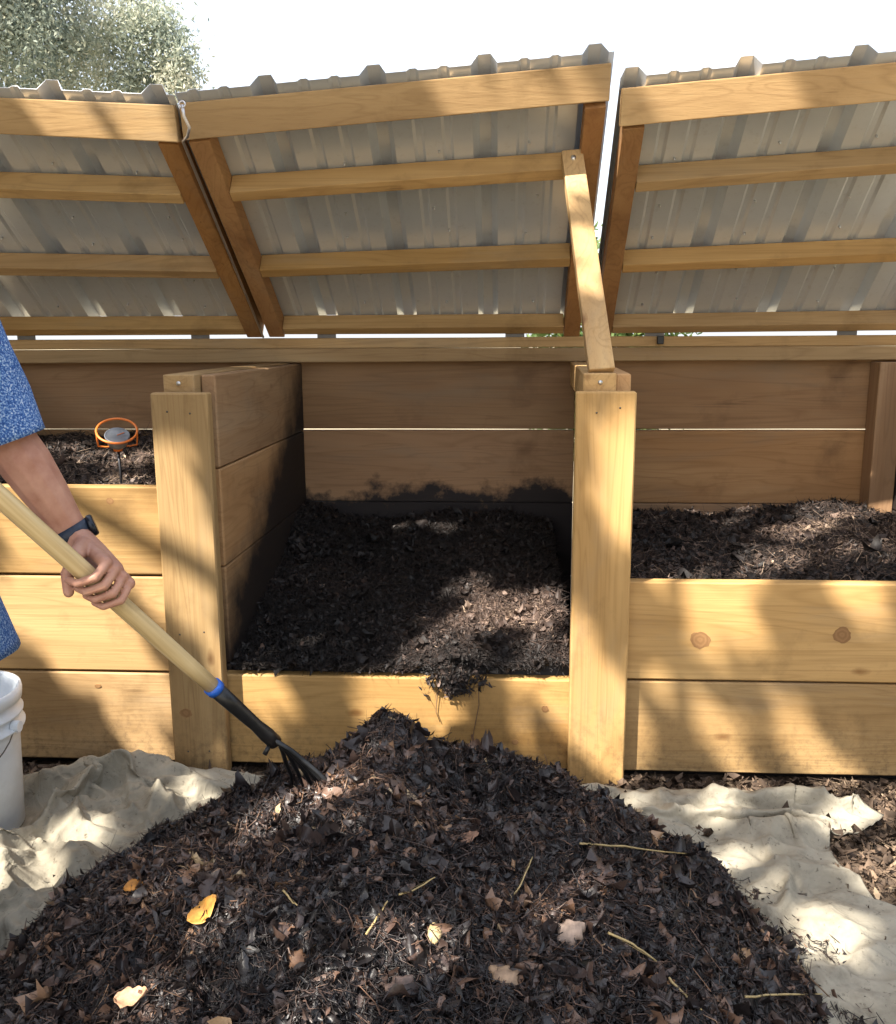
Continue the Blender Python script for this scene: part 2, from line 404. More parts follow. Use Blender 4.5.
# round knots on the front boards of the right bay and elsewhere
def knot(px, py, Yp, r, rz=None):
    p = onY(px, py, Yp); rz = rz or r*.92
    bm = bmesh.new(); a = np.arange(20)*2*math.pi/20; w_ = [1+jit(.12) for _ in a]
    lo = [bm.verts.new((r*q*math.cos(t), .004, rz*q*math.sin(t))) for t, q in zip(a, w_)]; hi = [bm.verts.new((r*q*math.cos(t), -.0008, rz*q*math.sin(t))) for t, q in zip(a, w_)]
    for j in range(20): bm.faces.new((lo[j], lo[(j+1) % 20], hi[(j+1) % 20], hi[j]))
    bm.faces.new(hi); bmesh.ops.recalc_face_normals(bm, faces=bm.faces); me = bpy.data.meshes.new('knot'); bm.to_mesh(me); bm.free()
    link('knot', me, M_KNOT, bin_, p)
knot(700, 640, -.0005, .027); knot(842, 635, -.0005, .024); knot(98, 686, -.0005, .009, .006); knot(110, 501, -.0005, .010)
knot(545, 709, -.0005, .010); knot(515, 742, -.0005, .010, .008); knot(186, 713, -.0462, .018, .013)

# ------------------------------------------------------------------ lids
def lid(HL, HR, FL, FR, ribs, label, raf=(True, True)):
    HL, HR, FL, FR = [np.array(p, float) for p in (HL, HR, FL, FR)]
    nrm = np.cross(HR-HL, (FL+FR-HL-HR)/2); nrm /= np.linalg.norm(nrm)
    if nrm[2] < 0: nrm = -nrm
    wid = (np.linalg.norm(HR-HL)+np.linalg.norm(FR-FL))/2; L = np.linalg.norm((FL+FR-HL-HR)/2)
    def P(a, b, c):  # a metres from the left end, b metres from the hinge, c metres above the pan
        s, t = a/wid, b/L
        return (HL*(1-s)+HR*s)*(1-t)+(FL*(1-s)+FR*s)*t+nrm*c
    # corrugated sheet
    prof = [(-.01, 0)]
    rp = sorted(ribs)
    allr = []
    for r in rp: allr.append((r, .036, .036, .017))
    sp = .297
    for r in [rp[0]-sp]+rp:
        for q in (sp*.36, sp*.64):
            if .01 < r+q < wid-.01: allr.append((r+q, .008, .0165, .008))
    for r, h, w, tw in sorted(allr): prof += [(r-w, 0), (r-tw, h), (r+tw, h), (r+w, 0)]
    prof.append((wid+.01, 0))
    prof = [(min(max(a, -.012), wid+.012), c) for a, c in prof]
    prof = [p for i, p in enumerate(prof) if i == 0 or p[0] > prof[i-1][0]+1e-4]
    bs = np.linspace(-.005, L+.022, 26); vs_ = []
    for (a, c) in prof:
        for b in bs:
            dent = .0012*float(fbm(a*6, b*5, 2.2, 2))
            vs_.append(P(a, b, .014+c+dent))
    o = (HL+HR)/2; vs_ = np.array(vs_)-o
    body = link('lid', np_mesh('lid', vs_, grid_faces(len(prof), len(bs))), M_ROOF, bin_, o)
    body['label'] = label
    md = body.modifiers.new('thickness', 'SOLIDIFY'); md.thickness = .0012; md.offset = 0
    def bar(name, a0, a1, b0, b1, c0, c1, mat):
        return hexa(name, [P(a0, b0, c0), P(a1, b0, c0), P(a1, b1, c0), P(a0, b1, c0), P(a0, b0, c1), P(a1, b0, c1), P(a1, b1, c1), P(a0, b1, c1)], mat, body)
    # rafters at the ends, purlins butted between them
    bar('rafter', .004, .062, .0, L-.088, -.056, .008, M_LY)
    bar('rafter', wid-.062, wid-.004, .0, L-.088, -.056, .008, M_LY)
    for b, d in ((.012, .052), (.365, .058), (.735, .060)):
        bar('purlin', .0635, wid-.0635, b, b+.040, -d, .008, M_LX)
    # front board, hanging almost upright from the free edge
    dn = np.array([0, .022, -.090]); th = np.array([0, .034, .008])
    fl, fr = P(-.004, L, 0), P(wid+.004, L, 0)
    hexa('front_board', [fl+dn, fr+dn, fr+dn+th, fl+dn+th, fl, fr, fr+th, fl+th], M_LX, body)
    # hinges at the back rail
    for a in (.22, wid-.24):
        q = P(a, .0, -.05); hexa('hinge', [q+np.array(v) for v in ((-.035, -.006, -.02), (.035, -.006, -.02), (.035, -.002, -.02), (-.035, -.002, -.02), (-.035, -.006, .014), (.035, -.006, .014), (.035, -.002, .014), (-.035, -.002, .014))], M_HINGE, body, 0)
    # roofing screws: tips show below the sheet
    vp = []
    for b in (.12, .28, .47, .60, .80, .95):
        for r in rp[:-1]:
            q = P(r+.15+jit(.03), b+jit(.02), .012); tube('screw', [q, q-nrm*.010], [.004, .002], M_SCREWB, body, 6)
    return body, P, wid, L
HZ = 1.292; HY = 1.045
xm0, xm1 = -.866, .296
midl, PM, WM, LM = lid((xm0, HY, HZ), (xm1, HY, HZ-.004), (-.859, .152, 1.865), (.289, .223, 1.960), [.228, .521, .820, 1.118],
    'grey corrugated metal lid over the middle bay, propped up by a short stick')
xl0, xl1 = -2.02, -.884
lefl, PL, WL, LL = lid((xl0, HY, HZ), (xl1, HY, HZ), (-2.00, .205, 1.937), (-.880, .148, 1.859), [.06, .357, .65, .945-.16+.297*0+.0, 1.10] and [.205, .50, .79, 1.085],
    'grey corrugated metal lid over the left bay, its right corner sagging')
rigl, PR, WR, LR = lid((.345, HY, HZ-.004), (1.49, HY, HZ), (.320, .164, 1.882), (1.47, .238, 1.981), [.022, .322, .620, .917, 1.125],
    'grey corrugated metal lid over the right bay, rising to the right')
# prop stick from the right partition to the middle lid
pt = PM(WM-.082, .80, -.085); pb = np.array([.268, .040, 1.153])
d = pt-pb; u = np.array([1., 0, 0]); u -= d*(u@d)/(d@d); u /= np.linalg.norm(u); w = np.cross(d, u); w /= np.linalg.norm(w)
e = .034; q = d/np.linalg.norm(d)*.05
ps = hexa('prop_stick', [pb+u*-e+w*-.019, pb+u*e+w*-.019, pb+u*e+w*.019, pb+u*-e+w*.019, pt+q+u*-e*.9+w*-.019, pt+q+u*e*.9+w*-.019, pt+q+u*e*.9+w*.019, pt+q+u*-e*.9+w*.019], M_WZ, bin_, .004)
tube('bolt', [pt+q*.35-w*.025, pt+q*.35+w*.025], .007, M_SCREWB, ps, 10)
# hooked zinc rod between the left and the middle lid
r0 = PM(-.010, .03, -.075); r1 = PM(.006, LM-.05, -.090)
rod = [r0, r0*.5+r1*.5+np.array([0, 0, -.004]), r1, r1+np.array([.012, -.02, .0]), r1+np.array([.028, -.03, .010]), r1+np.array([.026, -.035, .035]), r1+np.array([.014, -.042, .060]), r1+np.array([.012, -.045, .085])]
rod = [r0, r0*.5+r1*.5, r1, r1+np.array([.030, -.050, .002]), r1+np.array([.040, -.060, .022]), r1+np.array([.030, -.070, .048]), r1+np.array([.030, -.078, .074])]
tube('hook_rod', rod, .0042, M_ROD, bin_, 8)
eye = rod[-1]; v_, f_ = ring_vf(eye, (1, 0, 0), (0, 0, 1), .008, .0022, 16, 6)
link('screw_eye', np_mesh('screw_eye', v_-eye, f_, True), M_ROD, bin_, eye)
box('bracket', (.568, .592), (.968, .984), (1.215, 1.244), M_BLACK, bin_, .002)

# ------------------------------------------------------------------ flakes of leaf and straw
def flakes(P, N, length, ratio, tint, curl=.35, tilt=.6, rng=RNG, jitter=.10, nu=3, nv=3, ends=.35, crumple=0.):
    n = len(P); P = np.asarray(P)
    N = N+tilt*np.clip(rng.normal(size=(n, 3)), -2, 2); N /= np.linalg.norm(N, axis=1)[:, None]
    T = rng.normal(size=(n, 3)); T -= N*(T*N).sum(1)[:, None]; T /= np.linalg.norm(T, axis=1)[:, None]
    B = np.cross(N, T)
    t_ = np.linspace(-1, 1, nu); w_ = ends+(1-ends)*np.sqrt(np.clip(1-np.abs(t_)**2.2, 0, 1))
    GX = np.repeat(t_, nv); GS = np.tile(np.linspace(-1, 1, nv), nu); GWW = np.repeat(w_, nv)
    L = length[:, None]; Wd = (length*ratio)[:, None]; K = rng.normal
    nz = lambda: np.clip(K(size=(n, 1)), -1.8, 1.8)
    ws = (1+.16*K(size=(n, nu))).repeat(nv, 1)
    x = GX[None]*.5*L*(1+.12*nz()*GS[None]); y = GS[None]*.5*Wd*GWW[None]*ws+.25*nz()*Wd*GX[None]**2
    z = nz()*curl*L*.5*GX[None]**2+nz()*curl*Wd*.8*GS[None]**2+nz()*curl*Wd*.7*GX[None]*GS[None]+nz()*curl*L*.2*GX[None]**3
    if crumple:
        for fq in (2.3, 4.1):
            z = z+crumple*Wd*np.sin(fq*GX[None]*(1+.3*nz())+rng.random((n, 1))*6.3)*np.sin(fq*GS[None]*.8+rng.random((n, 1))*6.3)*2.3/fq
    x = x+K(size=x.shape)*jitter*Wd*.5; y = y+K(size=x.shape)*jitter*Wd*.6; z = z+K(size=x.shape)*jitter*Wd*.7
    v = P[:, None, :]+x[..., None]*T[:, None]+y[..., None]*B[:, None]+z[..., None]*N[:, None]
    k = nu*nv; f = (grid_faces(nu, nv)[None]+(np.arange(n)*k)[:, None, None]).reshape(-1, 4)
    return v.reshape(-1, 3), f, np.repeat(tint, k)
def strips(P, N, length, width, tint, tilt=.35, rng=RNG, bend=.15):
    """thin three-sided stalks, 4 stations"""
    n = len(P); N = N+tilt*rng.normal(size=(n, 3)); N /= np.linalg.norm(N, axis=1)[:, None]
    T = rng.normal(size=(n, 3)); T -= N*(T*N).sum(1)[:, None]; T /= np.linalg.norm(T, axis=1)[:, None]; B = np.cross(N, T)
    st = np.array([-.5, 0., .5]); b1 = rng.normal(size=(n, 1))*bend; b2 = rng.normal(size=(n, 1))*bend
    C = P[:, None]+(st[None]*length[:, None])[..., None]*T[:, None]+((st[None]**2)*length[:, None]*b1*2)[..., None]*B[:, None]+((st[None]**2)*length[:, None]*b2)[..., None]*N[:, None]
    a = np.array([0, 2.1, 4.2]); tw = np.array([.7, 1, .5])
    off = np.cos(a)[None, None, :, None]*N[:, None, None]+np.sin(a)[None, None, :, None]*B[:, None, None]
    v = C[:, :, None, :]+off*(width[:, None]*tw[None])[..., None, None]
    f = []
    for i in range(2):
        for j in range(3): f.append((i*3+j, i*3+(j+1) % 3, (i+1)*3+(j+1) % 3, (i+1)*3+j))
    f = (np.array(f)[None]+(np.arange(n)*9)[:, None, None]).reshape(-1, 4)
    return v.reshape(-1, 3), f, np.repeat(tint, 9)
def cat(parts):
    o = 0; a, b, c = [], [], []
    for v, f, t in parts: a.append(v); b.append(f+o); c.append(t); o += len(v)
    return np.concatenate(a), np.concatenate(b), np.concatenate(c)
def hgrad(fn, x, y, e=.012):
    gx_ = (fn(x+e, y)-fn(x-e, y))/(2*e); gy_ = (fn(x, y+e)-fn(x, y-e))/(2*e)
    n = np.stack([-gx_, -gy_, np.ones_like(gx_)], 1); return n/np.linalg.norm(n, axis=1)[:, None]

# ------------------------------------------------------------------ canvas drop cloth
def curve(pts, t):
    pts = np.array(pts, float); s = np.r_[0, np.cumsum(np.linalg.norm(np.diff(pts, axis=0), axis=1))]; s /= s[-1]
    x = np.interp(t, s, pts[:, 0]); y = np.interp(t, s, pts[:, 1])
    k = 9; ke = np.ones(k)/k
    def sm(a): p = np.pad(a, k//2, mode='edge'); b = np.convolve(p, ke, 'valid'); b[0], b[-1] = a[0], a[-1]; return b
    return np.stack([sm(x), sm(y)], 1)
NU, NV = 400, 290
tu = np.interp(np.linspace(0, 1, NU), [0, .06, .50, .56, .97, 1], [0, .14, .42, .68, .985, 1]); tv = np.interp(np.linspace(0, 1, NV), [0, .85, 1], [0, .55, 1])
top = curve([(-1.85, -.16), (-1.5, -.12), (-1.3, -.085), (-1.05, -.065), (-.7, -.06), (-.2, -.06), (.2, -.068), (.38, -.10), (.55, -.125), (.75, -.085), (.9, -.10), (.99, -.215)], tu)
bot = curve([(-1.8, -2.0), (-.5, -1.98), (.6, -2.0), (1.12, -1.95)], tu)
lft = curve([(-1.85, -.16), (-1.9, -.9), (-1.8, -2.0)], tv)
rgt = curve([(.99, -.215), (.93, -.275), (.82, -.305), (.80, -.36), (.83, -.56), (.93, -.8), (1.02, -1.2), (1.12, -1.95)], tv)
U, Vv = np.meshgrid(tu, tv, indexing='ij')
C_ = lambda c: c[:, None, :] 
S = (1-Vv)[..., None]*top[:, None]+Vv[..., None]*bot[:, None]+(1-U)[..., None]*lft[None]+U[..., None]*rgt[None] \
    - ((1-U)*(1-Vv))[..., None]*top[0]-(U*(1-Vv))[..., None]*top[-1]-((1-U)*Vv)[..., None]*bot[0]-(U*Vv)[..., None]*bot[-1]
tx, ty = S[..., 0], S[..., 1]
tz = np.full(tx.shape, .020)
def seg_d(x, y, pts):
    """distance, height fraction and signed side along a polyline carrying heights"""
    best = np.full(x.shape, 9e9); hh = np.zeros(x.shape); sd = np.zeros(x.shape); nx = np.zeros(x.shape); ny = np.zeros(x.shape)
    for (ax, ay, ah), (bx, by, bh) in zip(pts[:-1], pts[1:]):
        ex, ey = bx-ax, by-ay; l2 = ex*ex+ey*ey; t = np.clip(((x-ax)*ex+(y-ay)*ey)/l2, 0, 1)
        dx, dy = x-ax-t*ex, y-ay-t*ey; dd = np.hypot(dx, dy); mk = dd < best; l = math.sqrt(l2)
        best = np.where(mk, dd, best); hh = np.where(mk, ah+(bh-ah)*t, hh)
        sd = np.where(mk, np.sign(ex*dy-ey*dx), sd); nx = np.where(mk, -ey/l, nx); ny = np.where(mk, ex/l, ny)
    return best, hh, sd, nx, ny
folds = [  # polyline with heights, width, overhang
    ([(.20, -.105, .02), (.38, -.15, .030), (.58, -.165, .048), (.78, -.125, .055), (.93, -.165, .045), (1.0, -.22, .02)], .034, -.6),
    ([(.22, -.20, .012), (.42, -.235, .030), (.60, -.235, .040), (.74, -.22, .042), (.90, -.235, .012)], .022, -.8),
    ([(.52, -.25, .010), (.62, -.31, .030), (.72, -.32, .036), (.80, -.29, .025)], .020, .8),
    ([(.30, -.34, .004), (.5, -.42, .012), (.7, -.46, .010)], .03, 0),
    ([(.62, -.50, .0), (.72, -.66, .012), (.80, -.95, .006)], .03, 0),
    ([(-1.27, -.18, .04), (-1.15, -.115, .080), (-1.05, -.10, .105), (-.95, -.105, .075), (-.84, -.10, .050), (-.70, -.10, .032), (-.6, -.1, .02)], .042, -.5),
    ([(-1.02, -.14, .05), (-.96, -.22, .04), (-.86, -.28, .02)], .030, .4),
    ([(-1.12, -.15, .06), (-1.15, -.25, .06), (-1.17, -.36, .05), (-1.22, -.48, .04)], .026, .8),
    ([(-.98, -.15, .05), (-.84, -.17, .030), (-.70, -.155, .03)], .028, -.5),
    ([(-1.10, -.34, .03), (-1.02, -.42, .03), (-.96, -.52, .012)], .035, .4),
    ([(-1.28, -.56, .03), (-1.16, -.52, .045), (-1.08, -.60, .03), (-1.04, -.72, .012)], .036, -.4),
    ([(-1.34, -.70, .03), (-1.2, -.74, .03), (-1.06, -.82, .01)], .04, .3),
    ([(-1.30, -.50, .05), (-1.20, -.42, .05), (-1.13, -.30, .03)], .028, .3),
    ([(-1.5, -.6, .02), (-1.34, -.86, .035), (-1.2, -1.0, .01)], .05, .0),
]
sx = np.zeros(tx.shape); sy = np.zeros(tx.shape)
wx, wy = tx+.018*fbm(tx*7, ty*7, 1.3, 3), ty+.018*fbm(tx*7, ty*7, 5.3, 3)
for pts, w, ov in folds:
    dd, hh, sd, nx, ny = seg_d(wx, wy, pts)
    k = hh*np.exp(-(dd/w)**2); tz = np.maximum(tz, .02+k)*.35+(tz+k)*.65
    sx += nx*ov*k; sy += ny*ov*k
wq = .09*fbm(tx*4, ty*4, 2.9, 3); rid = 1-np.abs(fbm(tx*5.5+wq*9, ty*7.5-wq*6, 3.7, 2)); rid2 = 1-np.abs(fbm(tx*12+ty*4+wq*14, ty*15-wq*10, 8.1, 2))
lw = np.clip((-.55-tx)/.2, 0, 1)+.5*np.clip((tx-.1)/.2, 0, 1)
tz += .034*np.clip(rid-.68, 0, 1)**1.3*2*(1+.9*lw)+.020*np.clip(rid2-.62, 0, 1)**1.2*(1+1.3*lw)+.004*fbm(tx*3, ty*3, 6, 2)
rcl = np.random.default_rng(19)
for q in range(260):
    left = rcl.random() < .6; cx_, cy_ = (rcl.uniform(-1.6, -.6), rcl.uniform(-1.1, -.08)) if left else (rcl.uniform(.15, 1.05), rcl.uniform(-1.2, -.08))
    th_ = rcl.uniform(0, math.pi); ln_, wd_, ht_ = rcl.uniform(.05, .20), rcl.uniform(.007, .024), rcl.uniform(.006, .021)*(1.3 if left else .95)*(1 if rcl.random() < .7 else -.6)
    dx_, dy_ = wx-cx_, wy-cy_; al = dx_*math.cos(th_)+dy_*math.sin(th_); ac = -dx_*math.sin(th_)+dy_*math.cos(th_)+.6*al**2*rcl.normal()
    tz += ht_*np.exp(-np.sqrt((ac/wd_)**2+.02))*np.exp(-(al/ln_)**2)*np.clip(np.minimum(np.minimum(U, 1-U)*2, Vv)/.03, .15, 1)
# sits under the heap and the bucket
tz = np.maximum(tz, .018)
fade = np.clip((np.hypot((tx+1.345)/.17, (ty+.35)/.17)-.85)/.35, 0, 1); tz = .016+(tz-.016)*fade
tv_ = np.stack([tx+sx*fade, ty+sy*fade, tz], -1)
tv_[..., 1] = np.minimum(tv_[..., 1], -.052+.0*tz)
def canvas_mat():
    M = MT('stained_canvas'); tc = M.n('TexCoord')
    n1 = M.noise(tc.outputs['Object'], 3.2, 6, .62); n2 = M.noise(tc.outputs['Object'], 14, 5, .65); n3 = M.noise(tc.outputs['Object'], 420, 2, .5)
    c = M.ramp(n1, [(.3, (.205, .182, .138)), (.5, (.295, .266, .207)), (.7, (.37, .338, .27))])
    c = M.mix(M.math('MULTIPLY', M.framp(n2, .50, .70), .55), c, (.12, .10, .075))
    sp = M.noise(tc.outputs['Object'], 55, 4, .7)
    c = M.mix(M.math('MULTIPLY', M.framp(sp, .60, .70), .7), c, (.07, .055, .04))
    wr1 = M.math('ABSOLUTE', M.math('SUBTRACT', M.noise(tc.outputs['Object'], 9, 3, .5, 1.2), .5)); wr2 = M.math('ABSOLUTE', M.math('SUBTRACT', M.noise(tc.outputs['Object'], 26, 3, .55, .9), .5))
    hh_ = M.math('ADD', M.math('ADD', M.math('MULTIPLY', M.framp(wr1, .10, .0), 1.0), M.math('MULTIPLY', M.framp(wr2, .16, .0), .35)), M.math('MULTIPLY', n3, .12))
    M.col(c); M.rough(.95, .15); M.bump(hh_, .38, .0045)
    return M.m
cl = link('drop_cloth', np_mesh('drop_cloth', tv_.reshape(-1, 3), grid_faces(NU, NV), True), canvas_mat())
md = cl.modifiers.new('thickness', 'SOLIDIFY'); md.thickness = .0022; md.offset = 0
tag(cl, 'crumpled off-white canvas drop cloth spread under the heap', 'drop cloth')

# ------------------------------------------------------------------ the heap in front
PILE = np.array([(-.97, -.82), (-.92, -.62), (-.82, -.36), (-.72, -.21), (-.63, -.12), (-.4, -.07), (-.1, -.07), (.10, -.12), (.24, -.26), (.41, -.40), (.54, -.57), (.60, -.76), (.60, -1.0), (.58, -1.35), (.42, -1.62), (.1, -1.74), (-.4, -1.74), (-.8, -1.6), (-.98, -1.3), (-1.01, -1.0)])
def poly_sd(x, y, poly):
    d = np.full(np.shape(x), 1e9); ins = np.zeros(np.shape(x), bool); n = len(poly)
    for i in range(n):
        ax, ay = poly[i]; bx, by = poly[(i+1) % n]; ex, ey = bx-ax, by-ay
        t = np.clip(((x-ax)*ex+(y-ay)*ey)/(ex*ex+ey*ey), 0, 1); d = np.minimum(d, np.hypot(x-ax-t*ex, y-ay-t*ey))
        ins ^= ((ay > y) != (by > y)) & (x < (bx-ax)*(y-ay)/(by-ay+1e-12)+ax)
    return np.where(ins, d, -d)
_rc = np.random.default_rng(77); CLX = _rc.uniform(-1.05, .68, 170); CLY = _rc.uniform(-1.7, -.1, 170); CLR = _rc.uniform(.04, .13, 170)
def pile_h(x, y):
    x = np.asarray(x, float); y = np.asarray(y, float)
    d = poly_sd(x, y, PILE)+.025*fbm(x*9, y*9, 4.2, 3); dd = np.maximum(d, 0)
    h = .315*(1-np.exp(-dd/.31)); g = lambda cx, cy, sx, sy, a: a*np.exp(-((x-cx)/sx)**2-((y-cy)/sy)**2)
    b = g(-.24, -.47, .095, .14, .118)+g(-.48, -.55, .2, .2, -.012)+g(.05, -.50, .25, .2, .03)+g(-.2, -.9, .5, .35, .03)+g(.3, -.65, .2, .25, .02)
    h = h+b*np.clip(dd/.12, 0, 1)
    d2 = np.min(np.hypot(x[..., None]-CLX, y[..., None]-CLY)/CLR, axis=-1); cell = np.sqrt(np.clip(1-np.minimum(d2, 1)**2, 0, 1))
    lump = .055*cell-.036+.045*fbm(x*3.4, y*3.4, 6.6, 2)+.024*fbm(x*6, y*6, .3, 3)+.024*np.abs(fbm(x*15, y*15, 2.7, 3))
    return np.where(d > 0, .016+h+lump*np.clip(dd/.08, 0, 1), np.maximum(.016+d*1.5, -.05))
px_, py_ = np.linspace(-1.16, .80, 200), np.linspace(-1.84, .0, 190)
X, Y = np.meshgrid(px_, py_, indexing='ij'); Z = pile_h(X, Y)-.006
parts = [(np.stack([X, Y, Z], -1).reshape(-1, 3), grid_faces(200, 190)[:, ::-1]*1)]
ff = parts[0][1]; zz = parts[0][0][:, 2]; ff = ff[(zz[ff] > .006).all(1)]
base_v = parts[0][0]
def scatter(n, hfn, poly, seed, fall=.05, ymin=-2, box_=None):
    r = np.random.default_rng(seed); lo, hi = (poly.min(0)-.1, poly.max(0)+.1) if box_ is None else (np.array(box_[0]), np.array(box_[1]))
    p = r.random((int(n*1.9), 2))*(hi-lo)+lo
    if poly is not None:
        d = poly_sd(p[:, 0], p[:, 1], poly); keep = (d > 0) | (r.random(len(p)) < .55*np.exp(d/fall)); p = p[keep]
    return p[:n], r
pts, r = scatter(82000, pile_h, PILE, 5, .04)
pts = pts[(pts[:, 1] < -.050)]
zz_ = np.maximum(pile_h(pts[:, 0], pts[:, 1]), .022); nn = hgrad(pile_h, pts[:, 0], pts[:, 1], .02)
dry = .6*fbm(pts[:, 0]*3.2, pts[:, 1]*3.2, 9.1, 3)
for cx_, cy_, cr_ in [heap_c for heap_c in ((-.62, -.86, .13), (-.50, -.92, .10), (-.40, -.62, .09), (-.30, -.72, .08), (-.15, -.78, .10), (-.45, -1.0, .10), (.05, -1.05, .10), (.15, -.70, .08))]: dry = dry+.9*np.exp(-((pts[:, 0]-cx_)**2+(pts[:, 1]-cy_)**2)/cr_**2)  # russet lift at the sunlit areas: sun patches put into the leaf colour
dry = dry-.16; clump = fbm(pts[:, 0]*11, pts[:, 1]*11, 2.1, 3)
n = len(pts); P3 = np.stack([pts[:, 0], pts[:, 1], zz_+.002+r.random(n)*.010], 1)
ln = np.clip(.0135*np.exp(r.normal(size=n)*.5), .004, .038)
tint = np.clip(r.beta(1.5, 3.4, n)-.07+.24*dry+.12*clump+(r.random(n) < .03)*.35, 0, 1)
A = flakes(P3, nn, ln, np.clip(r.normal(.27, .14, n), .07, .8), tint, .5, .40, r, .10)
k = r.choice(n, 56000, replace=False)
B = strips(P3[k]+nn[k]*.005, nn[k], np.clip(.024*np.exp(r.normal(size=len(k))*.55), .008, .10), r.uniform(.00035, .0014, len(k)), np.clip(r.beta(1.8, 3.2, len(k))-.06+.17*dry[k], 0, 1), .28, r, .35)
inside = np.where(poly_sd(pts[:, 0], pts[:, 1], PILE) > .02)[0]
k = r.choice(inside, 4600, replace=False)   # torn pieces of larger leaves
Cc = flakes(P3[k]+nn[k]*.005, nn[k], np.clip(.027*np.exp(r.normal(size=len(k))*.36), .014, .058), np.clip(r.normal(.46, .15, len(k)), .2, .8), np.clip(.0+r.beta(1.6, 3.2, len(k))+.22*dry[k]+.1*clump[k]+(r.random(len(k)) < .05)*.3, 0, 1), .45, .24, r, .035, 7, 5, .15, .17)
hv, hf, ht = cat([(base_v, ff, np.full(len(base_v), .1)), A, B, Cc])
o = link('leaf_compost_heap', np_mesh('leaf_compost_heap', hv, hf, True, {'tint': ht}), M_LIT)
tag(o, 'large dark heap of half-rotted leaves on the drop cloth', 'compost heap', kind='stuff')

# ------------------------------------------------------------------ compost inside the bays
def bay(name, x0, x1, hfn, n, seed, label, tmean, over=0, sun_spots=()):
    r = np.random.default_rng(seed); nx_ = 90
    X, Y = np.meshgrid(np.linspace(x0, x1, nx_), np.linspace(.043, 1.034, nx_), indexing='ij'); Z = hfn(X, Y)-.006
    v = np.stack([X, Y, Z], -1).reshape(-1, 3); f = grid_faces(nx_, nx_)[:, ::-1]
    # closed sides down to the soil
    e = 2e-4; rim = np.r_[np.arange(nx_)*nx_, (nx_-1)*nx_+np.arange(1, nx_), (nx_-2-np.arange(nx_-1))*nx_+nx_-1, np.arange(nx_-2, 0, -1)]
    lo = v[rim].copy(); lo[:, 2] = .012; b = len(v); m_ = len(rim); j = np.arange(m_)
    f2 = np.stack([rim, rim[(j+1) % m_], b+(j+1) % m_, b+j], 1)
    v = np.concatenate([v, lo]); f = np.concatenate([f, f2])
    p = r.random((n, 2))*np.array([x1-x0-.02, .965])+np.array([x0+.01, .055])
    if over: 
        q = r.random((over, 2))*np.array([x1-x0-.03, .050])+np.array([x0+.015, .0]); p = np.concatenate([p, q])
    z = hfn(p[:, 0], p[:, 1]); nn = hgrad(hfn, p[:, 0], p[:, 1]); m_ = len(p)
    dry = fbm(p[:, 0]*4, p[:, 1]*4, seed, 3)
    for cx_, cy_, cr_, ca_ in sun_spots: dry = dry+ca_*np.exp(-((p[:, 0]-cx_)**2+(p[:, 1]-cy_)**2)/cr_**2)  # paler tint where sun falls, painted on top of the random dryness
    P3 = np.stack([p[:, 0], p[:, 1], z+.003+r.random(m_)*.012], 1)
    tint = np.clip(r.beta(1.5, 3.4, m_)*tmean+.2*dry+(r.random(m_) < .02)*.4, 0, 1)
    A = flakes(P3, nn, np.clip(.0125*np.exp(r.normal(size=m_)*.48), .005, .036), np.clip(r.normal(.27, .14, m_), .07, .8), tint, .5, .42, r)
    kk = r.choice(m_, m_//22, replace=False); A2 = flakes(P3[kk]+nn[kk]*.004, nn[kk], np.clip(.026*np.exp(r.normal(size=len(kk))*.35), .012, .05), np.clip(r.normal(.5, .17, len(kk)), .2, .95), tint[kk], .42, .26, r, .055, 6, 4, .2, .13)
    k = r.choice(m_, m_*2//3, replace=False)
    B = strips(P3[k]+np.array([0, 0, .004]), nn[k], np.clip(.035*np.exp(r.normal(size=len(k))*.5), .012, .09), r.uniform(.0004, .0011, len(k)), np.clip(r.beta(2, 2.4, len(k))*tmean+.15*dry[k], 0, 1), .35, r, .3)
    extra_ = []
    if over:
        sc0 = onY(457, 676, -.004); m2 = 420; q = r.normal(size=(m2, 2))*np.array([.034, .016]); zq = sc0[2]+.006+q[:, 1]-.020*np.abs(r.normal(size=m2))
        Q = np.stack([sc0[0]+q[:, 0], -.006-.014*r.random(m2)+np.clip(zq-sc0[2], 0, 1)*.6, zq], 1); NQ = np.tile([0, -1., .35], (m2, 1))
        extra_ = [flakes(Q, NQ, np.clip(.014*np.exp(r.normal(size=m2)*.4), .006, .03), np.clip(r.normal(.4, .2, m2), .1, 1), np.clip(r.beta(1.5, 3.4, m2), 0, 1), .5, .45, r), strips(Q[::2], NQ[::2], r.uniform(.015, .06, m2//2), r.uniform(.0004, .001, m2//2), r.beta(2, 3, m2//2)*.7, .35, r, .3)]
    a = cat([(v, f, np.full(len(v), .08)), A, A2, B]+extra_)
    o = link(name, np_mesh(name, a[0], a[1], True, {'tint': a[2]}), M_LIT2); tag(o, label, 'compost', 'compost lying in the bays', 'stuff')
hl = lambda x, y: .795+.075*np.clip(y, 0, 1)+.03*np.exp(-((x+1.08)/.16)**2-((y-.4)/.3)**2)+.036*fbm(np.asarray(x)*6, np.asarray(y)*6, 1.7, 4)
def hm(x, y):
    x = np.asarray(x, float); y = np.asarray(y, float)
    h = .318+.235*np.clip((y-.03)/1.0, 0, 1)**1.15+.07*np.exp(-((x+.76)/.14)**2)*np.clip(y-.15, 0, 1)+.05*np.exp(-((x-.05)/.3)**2-((y-.30)/.22)**2)
    h = h+.05*np.exp(-((x-.2)/.10)**2-((y-.25)/.3)**2)
    return h+(.045*fbm(x*5, y*5, 3.3, 4)+.026*np.abs(fbm(x*14, y*14, 3.3, 3)))*np.clip((y+.02)/.1, .3, 1)+.03*np.exp(-((x+.10)/.06)**2-((y-.03)/.05)**2)
